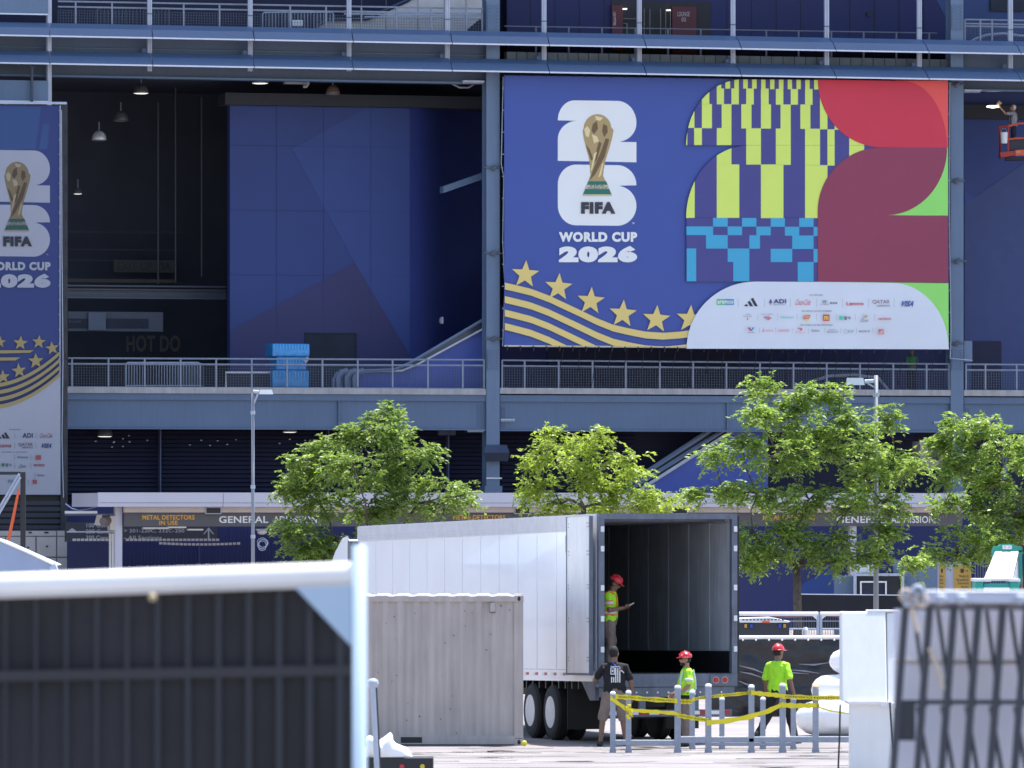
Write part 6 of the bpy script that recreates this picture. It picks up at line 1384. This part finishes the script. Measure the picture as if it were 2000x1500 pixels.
SKIN = {'tan': M('skin_tan', (0.33,0.17,0.11), 0.5, var=0.06, scale=9), 'brown': M('skin_brown', (0.2,0.1,0.065), 0.5, var=0.06, scale=9)}
m_lime = M('hivis_lime', (0.38,0.78,0.02), 0.7, var=0.06, scale=6, bump=0.5, bscale=14); m_hat = M('hat_red', (0.6,0.02,0.03), 0.28, coat=0.3); m_hair = M('hair_black', (0.012,0.01,0.009), 0.8, var=0.3, scale=40)
m_refl = M('reflective_grey', (0.6,0.62,0.66), 0.3); m_orangeb = M('hivis_orange', (0.85,0.2,0.03), 0.6)
m_khaki = M('khaki_cloth', (0.2,0.15,0.125), 0.85, var=0.12, scale=8, bump=0.6, bscale=10); m_blk = M('black_cloth', (0.008,0.008,0.011), 0.85, var=0.2, scale=8, bump=0.6, bscale=12); m_shoe = M('shoe_black', (0.02,0.019,0.018), 0.6)
def person(label, loc, yaw, ht, J, shirt, legs, skin, opt):
    """J: joint positions for a 1.75 m figure facing +y, z up; left is -x"""
    k_ = ht/1.75
    D = dict(pelvis=(0,0,0.96), waist=(0,0,1.1), chest=(0,0,1.3), neck=(0,0,1.47), head=(0,0.025,1.62), shl=(-0.178,0,1.385), shr=(0.178,0,1.385),
             ell=(-0.24,-0.01,1.13), elr=(0.24,-0.01,1.13), wrl=(-0.25,0.06,0.89), wrr=(0.25,0.06,0.89), hil=(-0.09,0,0.93), hir=(0.09,0,0.93),
             knl=(-0.105,0.02,0.5), knr=(0.105,0.02,0.5), anl=(-0.11,-0.03,0.09), anr=(0.11,-0.03,0.09))
    D.update(J); D = {a: V(b) for a, b in D.items()}
    mat = Matrix.Translation(V(loc)) @ Matrix.Rotation(yaw, 4, 'Z') @ Matrix.Scale(k_, 4)
    rt = thing('person', loc, label, 'person')
    fat = opt.get('fat', 1.0); hy = opt.get('head_yaw', 0.0); hp = opt.get('head_pitch', 0.0)
    Hm = Matrix.Translation(D['head']) @ Matrix.Rotation(hy, 4, 'Z') @ Matrix.Rotation(hp, 4, 'X')
    b = MB()
    def torso(b, g, z0=None):
        ax = lambda r: V((r,0,0)); 
        tw = opt.get('twist', 0.0)
        rg = []
        for c, rx, ry in ((D['pelvis']-V((0,0,0.08)),0.15,0.1),(D['pelvis'],0.165*fat,0.115*fat),(D['waist'],0.15*fat,0.11*fat),((D['waist']+D['chest'])/2,0.158*fat,0.115*fat),(D['chest'],0.175,0.12),(D['chest']+(D['neck']-D['chest'])*0.5,0.155,0.1),(D['chest']+(D['neck']-D['chest'])*0.8,0.1,0.078),(D['neck'],0.06,0.06)):
            rg.append((c, V((math.cos(tw),math.sin(tw),0))*(rx+g), V((-math.sin(tw),math.cos(tw),0))*(ry+g)))
        if z0 is not None: rg = rg[z0:]
        b.rings(rg, 22)
    torso(b, 0.0)
    limb(b, [D['neck']-V((0,0,0.03)), D['head']-V((0,0.02,0.06))], [0.058,0.054])
    hd = MB(); hd.ball((0,0,0.02), (0.076,0.096,0.112), 20, 14); hd.ball((0,0.032,-0.055), (0.054,0.06,0.062), 14, 10); hd.ball((0,0.1,-0.015), (0.013,0.02,0.022), 8, 6); hd.tube([(0,0.088,0.025),(0,0.112,-0.012)], [0.009,0.013], 8)
    for s_ in (-1,1): hd.ball((s_*0.078,-0.005,-0.005), (0.012,0.026,0.036), 8, 6)
    hd.ball((0,0.086,-0.052), (0.024,0.012,0.008), 8, 6); hd.ball((0,0.078,-0.092), (0.022,0.018,0.016), 8, 6)
    hd.xf(Hm); b.add(hd)
    for s_ in 'lr':
        limb(b, [D['sh'+s_], D['el'+s_], D['wr'+s_]], [0.056,0.043,0.029])
        fd = (D['wr'+s_]-D['el'+s_]); hand(b, D['wr'+s_], opt.get('hand_'+s_, fd), opt.get('palm_'+s_, (1 if s_ == 'l' else -1, 0.2, 0)), opt.get('curl', 0.6))
        limb(b, [D['hi'+s_], D['kn'+s_], D['an'+s_]], [0.085,0.058,0.04])
        toe = opt.get('toe_'+s_, V((0.04*(1 if s_ == 'r' else -1),1,0))); limb(b, [D['an'+s_]-V((0,0,0.04)), D['an'+s_]+V(toe).normalized()*0.13-V((0,0,0.055))], [0.04,0.03])
    build('body', remesh(b, 0.0085, 4).xf(mat), skin, rt, smooth=True)
    # eyes
    e = MB()
    for s_ in (-1,1): e.ball((s_*0.03,0.083,0.016), (0.011,0.008,0.008), 8, 6)
    build('eye', e.xf(mat @ Hm), m_black, rt, smooth=True)
    # shirt
    b = MB(); torso(b, 0.016, opt.get('hem', 0))
    slv = opt.get('sleeve', 0.62)
    for s_ in 'lr':
        e = D['sh'+s_].lerp(D['el'+s_], slv); limb(b, [D['neck']-V((0,0,0.035)), D['sh'+s_], e], [0.052,0.066,0.066])
    def folds(m, amt, sx):
        m.v = [p + V((mnoise.noise(V((p.x*13+sx,p.y*13,p.z*7))), mnoise.noise(V((p.x*13,p.y*13+sx,p.z*7+5))), 0))*amt for p in m.v]; return m
    sh_ = build('shirt', folds(remesh(b, 0.011, 3), 0.016, yaw).xf(mat), shirt, rt, smooth=True)
    # trousers
    b = MB(); lc = opt.get('leg_end', 1.0); fl = opt.get('flare', 0.0)
    b.rings([(D['pelvis']-V((0,0,0.1)), V((0.155,0,0)), V((0,0.115,0))), (D['pelvis'], V((0.172*fat,0,0)), V((0,0.124*fat,0))), (D['pelvis']+V((0,0,0.1)), V((0.16*fat,0,0)), V((0,0.118*fat,0)))], 22)
    for s_ in 'lr':
        if lc >= 1: limb(b, [D['hi'+s_], D['kn'+s_], D['an'+s_]], [0.103,0.077+fl,0.068+fl])
        else: limb(b, [D['hi'+s_], D['hi'+s_].lerp(D['kn'+s_], 0.5), D['hi'+s_].lerp(D['kn'+s_], lc+0.12)], [0.108,0.1,0.095])
    build('trousers', folds(remesh(b, 0.011, 3), 0.018, yaw+3).xf(mat), legs, rt, smooth=True)
    for s_ in 'lr':
        toe = V(opt.get('toe_'+s_, (0.04*(1 if s_ == 'r' else -1),1,0))).normalized(); a = D['an'+s_]; b = MB()
        z = a.z-0.09; c0 = V((a.x,a.y,z)) - toe*0.07; side = V((toe.y,-toe.x,0))
        b.rings([(c0+toe*t+V((0,0,h*0.5)), side*w, V((0,0,h*0.5))) for t, w, h in ((0,0.025,0.05),(0.02,0.04,0.09),(0.1,0.046,0.1),(0.17,0.05,0.075),(0.24,0.043,0.055),(0.27,0.02,0.03))], 12)
        build('shoe', b.xf(mat), m_shoe, rt, smooth=True)
    if opt.get('hat'):
        b = MB(); rg = []
        for t in range(8): a = t/7*math.pi/2*0.97; rg.append(((0,-0.005,0.045+0.108*math.sin(a)), V((0.099*math.cos(a)+0.002,0,0)), V((0,0.122*math.cos(a)+0.002,0))))
        b.rings(rg, 26); b.tube([(0,-0.115,0.07),(0,-0.08,0.135),(0,0,0.16),(0,0.08,0.135),(0,0.115,0.07)], 0.012, 8)
        hh = build('hard_hat', b.xf(mat @ Hm), opt['hat'], rt, smooth=True)
        b = MB(); b.rings([((0,0.005,0.04),(0.104,0,0),(0,0.128,0)),((0,0.005,0.05),(0.108,0,0),(0,0.132,0)),((0,0.0,0.055),(0.1,0,0),(0,0.122,0))], 26); b.prism([(-0.07,0.09,0.042),(0.07,0.09,0.042),(0.05,0.168,0.03),(-0.05,0.168,0.03)], (0,0,0.012)); build('brim', b.xf(mat @ Hm), opt['hat'], hh, smooth=False)
        if opt.get('stickers'):
            b = MB()
            for t, u in ((0.5,0.4),(1.4,0.5),(2.3,0.35),(3.2,0.6),(2.8,0.9),(4.1,0.4),(5.2,0.6),(0.9,0.9)): p = V((0.101*math.cos(u)*math.cos(t), -0.005+0.124*math.cos(u)*math.sin(t), 0.045+0.11*math.sin(u))); b.ball(p, 0.016, 7, 5)
            build('sticker', b.xf(mat @ Hm), M('sticker_grey',(0.45,0.42,0.46),0.5), hh)
    if opt.get('hair', True):
        b = MB(); b.ball((0,-0.016,0.03 if not opt.get('hat') else 0.0), (0.083,0.092,0.114 if not opt.get('hat') else 0.075), 18, 12)
        bb = MB(); bb.v = [V((p.x, min(p.y, 0.06 if p.z > 0.075 else 0.01), p.z)) for p in b.v]; bb.f = b.f
        build('hair', bb.xf(mat @ Hm), opt.get('hairmat', m_hair), rt, smooth=True)
    if opt.get('beard'):
        b = MB(); b.ball((0,0.035,-0.072), (0.056,0.06,0.05), 14, 10); build('beard', b.xf(mat @ Hm), m_hair, rt, smooth=True)
    if opt.get('glasses'):
        b = MB()
        for s_ in (-1,1): b.ball((s_*0.034,0.094,0.014), (0.028,0.012,0.019), 10, 8); b.tube([(s_*0.06,0.088,0.018),(s_*0.083,0.0,0.012)], 0.005, 6)
        build('sunglasses', b.xf(mat @ Hm), m_black, rt)
    def band(name, z0, z1, m_, g=0.022, par=sh_):
        def rad(z):
            zs = [D['pelvis'].z, D['waist'].z, (D['waist'].z+D['chest'].z)/2, D['chest'].z]; return np.interp(z, zs, [0.165*fat,0.15*fat,0.158*fat,0.175]), np.interp(z, zs, [0.115*fat,0.11*fat,0.115*fat,0.12]), V((np.interp(z,zs,[D['pelvis'].x,D['waist'].x,(D['waist'].x+D['chest'].x)/2,D['chest'].x]), np.interp(z,zs,[D['pelvis'].y,D['waist'].y,(D['waist'].y+D['chest'].y)/2,D['chest'].y]), z))
        rg = []
        for z in (z0, (z0+z1)/2, z1): rx, ry, c = rad(z); rg.append((c, V((rx+g,0,0)), V((0,ry+g,0))))
        build(name, MB().rings(rg, 26).xf(mat), m_, par, smooth=True)
    for nm, z0, z1, m_, g in opt.get('bands', ()): band(nm, z0, z1, m_, g)
    for s_ in opt.get('arm_band', ''):
        p, q = D['sh'+s_].lerp(D['el'+s_], slv-0.22), D['sh'+s_].lerp(D['el'+s_], slv-0.02); build('sleeve_band', MB().tube([p,q], 0.079, 18).xf(mat), m_refl, sh_, smooth=True)
        if opt.get('orange'):
            for t in (slv-0.28, slv+0.0): build('sleeve_trim', MB().tube([D['sh'+s_].lerp(D['el'+s_],t), D['sh'+s_].lerp(D['el'+s_],t+0.06)], 0.081, 18).xf(mat), m_orangeb, sh_, smooth=True)
    for nm, pts, r_, m_ in opt.get('tubes', ()): build(nm, MB().tube([V(p) for p in pts], r_, 8).xf(mat), m_, sh_)
    for nm, polys, m_ in opt.get('prints', ()):
        b = MB()
        for pl in polys: b.prism([V(p) for p in pl], (0,-0.004,0))
        build(nm, b.xf(mat), m_, sh_)
    return rt, mat, D, Hm
P_ = math.pi
# man standing in the trailer, in profile, reading his phone
tl = T(0.75, 0.46, FLR-0.015)
r1, mt, D1, _ = person('worker in red hard hat and orange trimmed lime vest reading a phone inside the trailer', tl, -P_/2-0.15, 1.76,
    dict(head=(0,0.09,1.60), neck=(0,0.03,1.46), elr=(0.2,0.02,1.12), wrr=(0.1,0.26,1.17), ell=(-0.21,0.02,1.12), wrl=(-0.06,0.27,1.16)), m_lime, m_khaki, SKIN['brown'],
    dict(hat=m_hat, head_pitch=-0.5, glasses=True, bands=(('reflective_band',1.06,1.11,m_refl,0.024),('orange_trim',1.04,1.06,m_orangeb,0.025),('orange_trim',1.11,1.13,m_orangeb,0.025)), arm_band='lr', orange=True, fat=1.08, curl=1.0,
         tubes=(('shoulder_trim',[(0.13,0.1,1.42),(0.17,0.0,1.46),(0.14,-0.1,1.4)],0.016,m_orangeb),('shoulder_trim',[(-0.13,0.1,1.42),(-0.17,0.0,1.46),(-0.14,-0.1,1.4)],0.016,m_orangeb),('front_trim',[(0.05,0.13,1.4),(0.06,0.15,1.2),(0.06,0.14,1.12)],0.014,m_orangeb)), hand_r=(-0.3,0.9,0.3), hand_l=(0.3,0.9,0.3), palm_r=(-0.5,0,1), palm_l=(0.5,0,1)))
ph = mt @ V((0.02,0.36,1.2)); mb = MB(); mb.box(-0.04,0.04,-0.075,0.075,-0.006,0.006); mb.xf(mt @ Matrix.Translation((0.02,0.37,1.215)) @ Matrix.Rotation(0.5,4,'X')); build('mobile_phone', mb, m_whr, loc=ph, label='pale phone held by the worker inside the trailer', cat='phone')
# man in the dark T-shirt, back to the camera
GYm = 130.75; pm = at(1200,1456,GYm)
fl = []
zt_, zb_ = 1.385, 1.12
for k in range(5): x = -0.09+k*0.036; fl.append([(x+0.03,-0.150,zt_ if k > 1.9 else zb_+0.1),(x+0.012,-0.150,zt_ if k > 1.9 else zb_+0.1),(x+0.012,-0.150,zb_+0.012*(k%2)),(x+0.03,-0.150,zb_)])
person('man in black T-shirt with white flag print and khaki shorts, back turned, at trailer corner', (pm.x, GYm, 0), 0.12, 1.77,
    dict(hil=(-0.1,0,0.93), hir=(0.1,0,0.93), knl=(-0.2,0.02,0.5), anl=(-0.25,-0.03,0.09), knr=(0.15,0.02,0.5), anr=(0.2,0.0,0.09), elr=(0.29,-0.02,1.12), wrr=(0.32,0.05,0.88), ell=(-0.33,0.12,1.16), wrl=(-0.22,0.34,1.22), shl=(-0.195,0,1.385), shr=(0.195,0,1.385)), m_blk, m_khaki, SKIN['brown'],
    dict(head_yaw=-0.55, hair=True, fat=1.16, hem=0, sleeve=0.7, leg_end=0.85, flare=0.0,
         prints=(('flag_print', fl+[[(-0.09,-0.150,zt_),(-0.012,-0.150,zt_),(-0.012,-0.150,zt_-0.014),(-0.09,-0.150,zt_-0.014)],[(-0.09,-0.150,zt_-0.11),(-0.012,-0.150,zt_-0.11),(-0.012,-0.150,zt_-0.124),(-0.09,-0.150,zt_-0.124)],[(-0.09,-0.150,zt_),(-0.075,-0.150,zt_),(-0.075,-0.150,zt_-0.12),(-0.09,-0.150,zt_-0.12)],[(-0.027,-0.150,zt_),(-0.012,-0.150,zt_),(-0.012,-0.150,zt_-0.12),(-0.027,-0.150,zt_-0.12)],[(-0.062,-0.150,zt_-0.04),(-0.04,-0.150,zt_-0.04),(-0.04,-0.150,zt_-0.08),(-0.062,-0.150,zt_-0.08)],
                                [(-0.085,-0.148,1.408),(0.075,-0.148,1.408),(0.075,-0.148,1.396),(-0.085,-0.148,1.396)]], m_whr),
                 ('red_print', [[(0.06,-0.152,1.36),(0.085,-0.152,1.36),(0.085,-0.152,1.33),(0.06,-0.152,1.33)]], m_redr)),
         tubes=(('lanyard',[(-0.05,-0.08,1.47),(0.0,-0.13,1.42),(0.05,-0.152,1.37)],0.009,M('lanyard_blue',(0.02,0.05,0.5),0.5)),('strap_print',[(0.09,-0.15,1.34),(0.15,-0.13,1.29)],0.006,m_whr))))
# man in striped vest, facing left
GYc = 131.0; pm = at(1340,1455,GYc)
person('worker in stickered red hard hat and lime vest facing left at the trailer sill', (pm.x, GYc-0.35, 0), P_/2+0.22, 1.66,
    dict(ell=(-0.25,0.02,1.14), wrl=(-0.2,0.2,0.98), elr=(0.24,0.0,1.13), wrr=(0.2,0.2,0.98)), m_lime, m_khaki, SKIN['tan'],
    dict(hat=m_hat, stickers=True, glasses=True, beard=True, fat=1.3, sleeve=0.72, bands=(('reflective_band',1.03,1.075,m_refl,0.022),('waist_band',0.9,1.0,m_blk,0.012)), arm_band='lr', hem=1,
         tubes=(('vest_stripe',[(-0.11,-0.1,1.44),(-0.13,-0.135,1.25),(-0.12,-0.145,1.07)],0.018,m_refl),('vest_stripe',[(0.11,-0.1,1.44),(0.13,-0.135,1.25),(0.12,-0.145,1.07)],0.018,m_refl),('vest_stripe',[(-0.11,0.1,1.42),(-0.12,0.14,1.25),(-0.11,0.145,1.07)],0.018,m_refl))))
# walking man
GYw = gY(1453); pm = at(1519,1453,GYw)
person('worker in red hard hat and plain lime shirt walking away before the black fence', (pm.x, GYw, 0), -0.5, 1.77,
    dict(hil=(-0.09,0,0.92), hir=(0.09,0,0.92), knl=(-0.13,-0.12,0.5), anl=(-0.2,-0.42,0.14), knr=(0.13,0.2,0.51), anr=(0.2,0.3,0.09), elr=(0.27,-0.06,1.13), wrr=(0.33,-0.02,0.88), ell=(-0.27,0.03,1.13), wrl=(-0.28,0.12,0.9)), m_lime, m_blk, SKIN['brown'],
    dict(hat=m_hat, head_yaw=-0.35, fat=1.02, sleeve=0.8))
# worker in the lift basket and worker on the deck
fl_ = at(1980,296,LY)
person('worker in white cap and grey shirt reaching up from the lift basket', (at(1980,240,LY+0.25).x, LY+0.25, at(1980,294,LY).z), P_/2+0.1, 1.78,
    dict(shl=(-0.18,0.02,1.42), ell=(-0.16,0.34,1.4), wrl=(-0.12,0.52,1.62), elr=(0.22,0.1,1.15), wrr=(0.1,0.05,1.0)), M('grey_tee',(0.3,0.3,0.34),0.8,var=0.08,bump=0.5), M('navy_cloth',(0.02,0.022,0.04),0.8), SKIN['tan'],
    dict(head_pitch=0.25, sleeve=0.7, hair=True, hairmat=M('cap_white',(0.6,0.58,0.56),0.7), tubes=(('harness_strap',[(-0.09,0.1,1.42),(-0.1,0.14,1.25),(-0.09,0.13,1.0)],0.016,m_blk),('harness_strap',[(0.09,-0.1,1.43),(0.1,-0.135,1.25),(0.09,-0.12,1.0)],0.016,m_blk))))
DYp = fY(1780,-0.9)
person('worker in green vest standing behind the deck railing under the banner', (at(1781,740,DYp).x, DYp, FZ(1780,768,-0.9)), P_, 1.72, dict(elr=(0.2,0.1,1.15), wrr=(0.08,0.25,1.1), ell=(-0.2,0.1,1.15), wrl=(-0.08,0.25,1.1)), M('vest_green',(0.03,0.16,0.065),0.7), m_blk, SKIN['brown'],
    dict(bands=(('reflective_band',1.15,1.19,M('dull_band',(0.05,0.05,0.06),0.5),0.022),)))
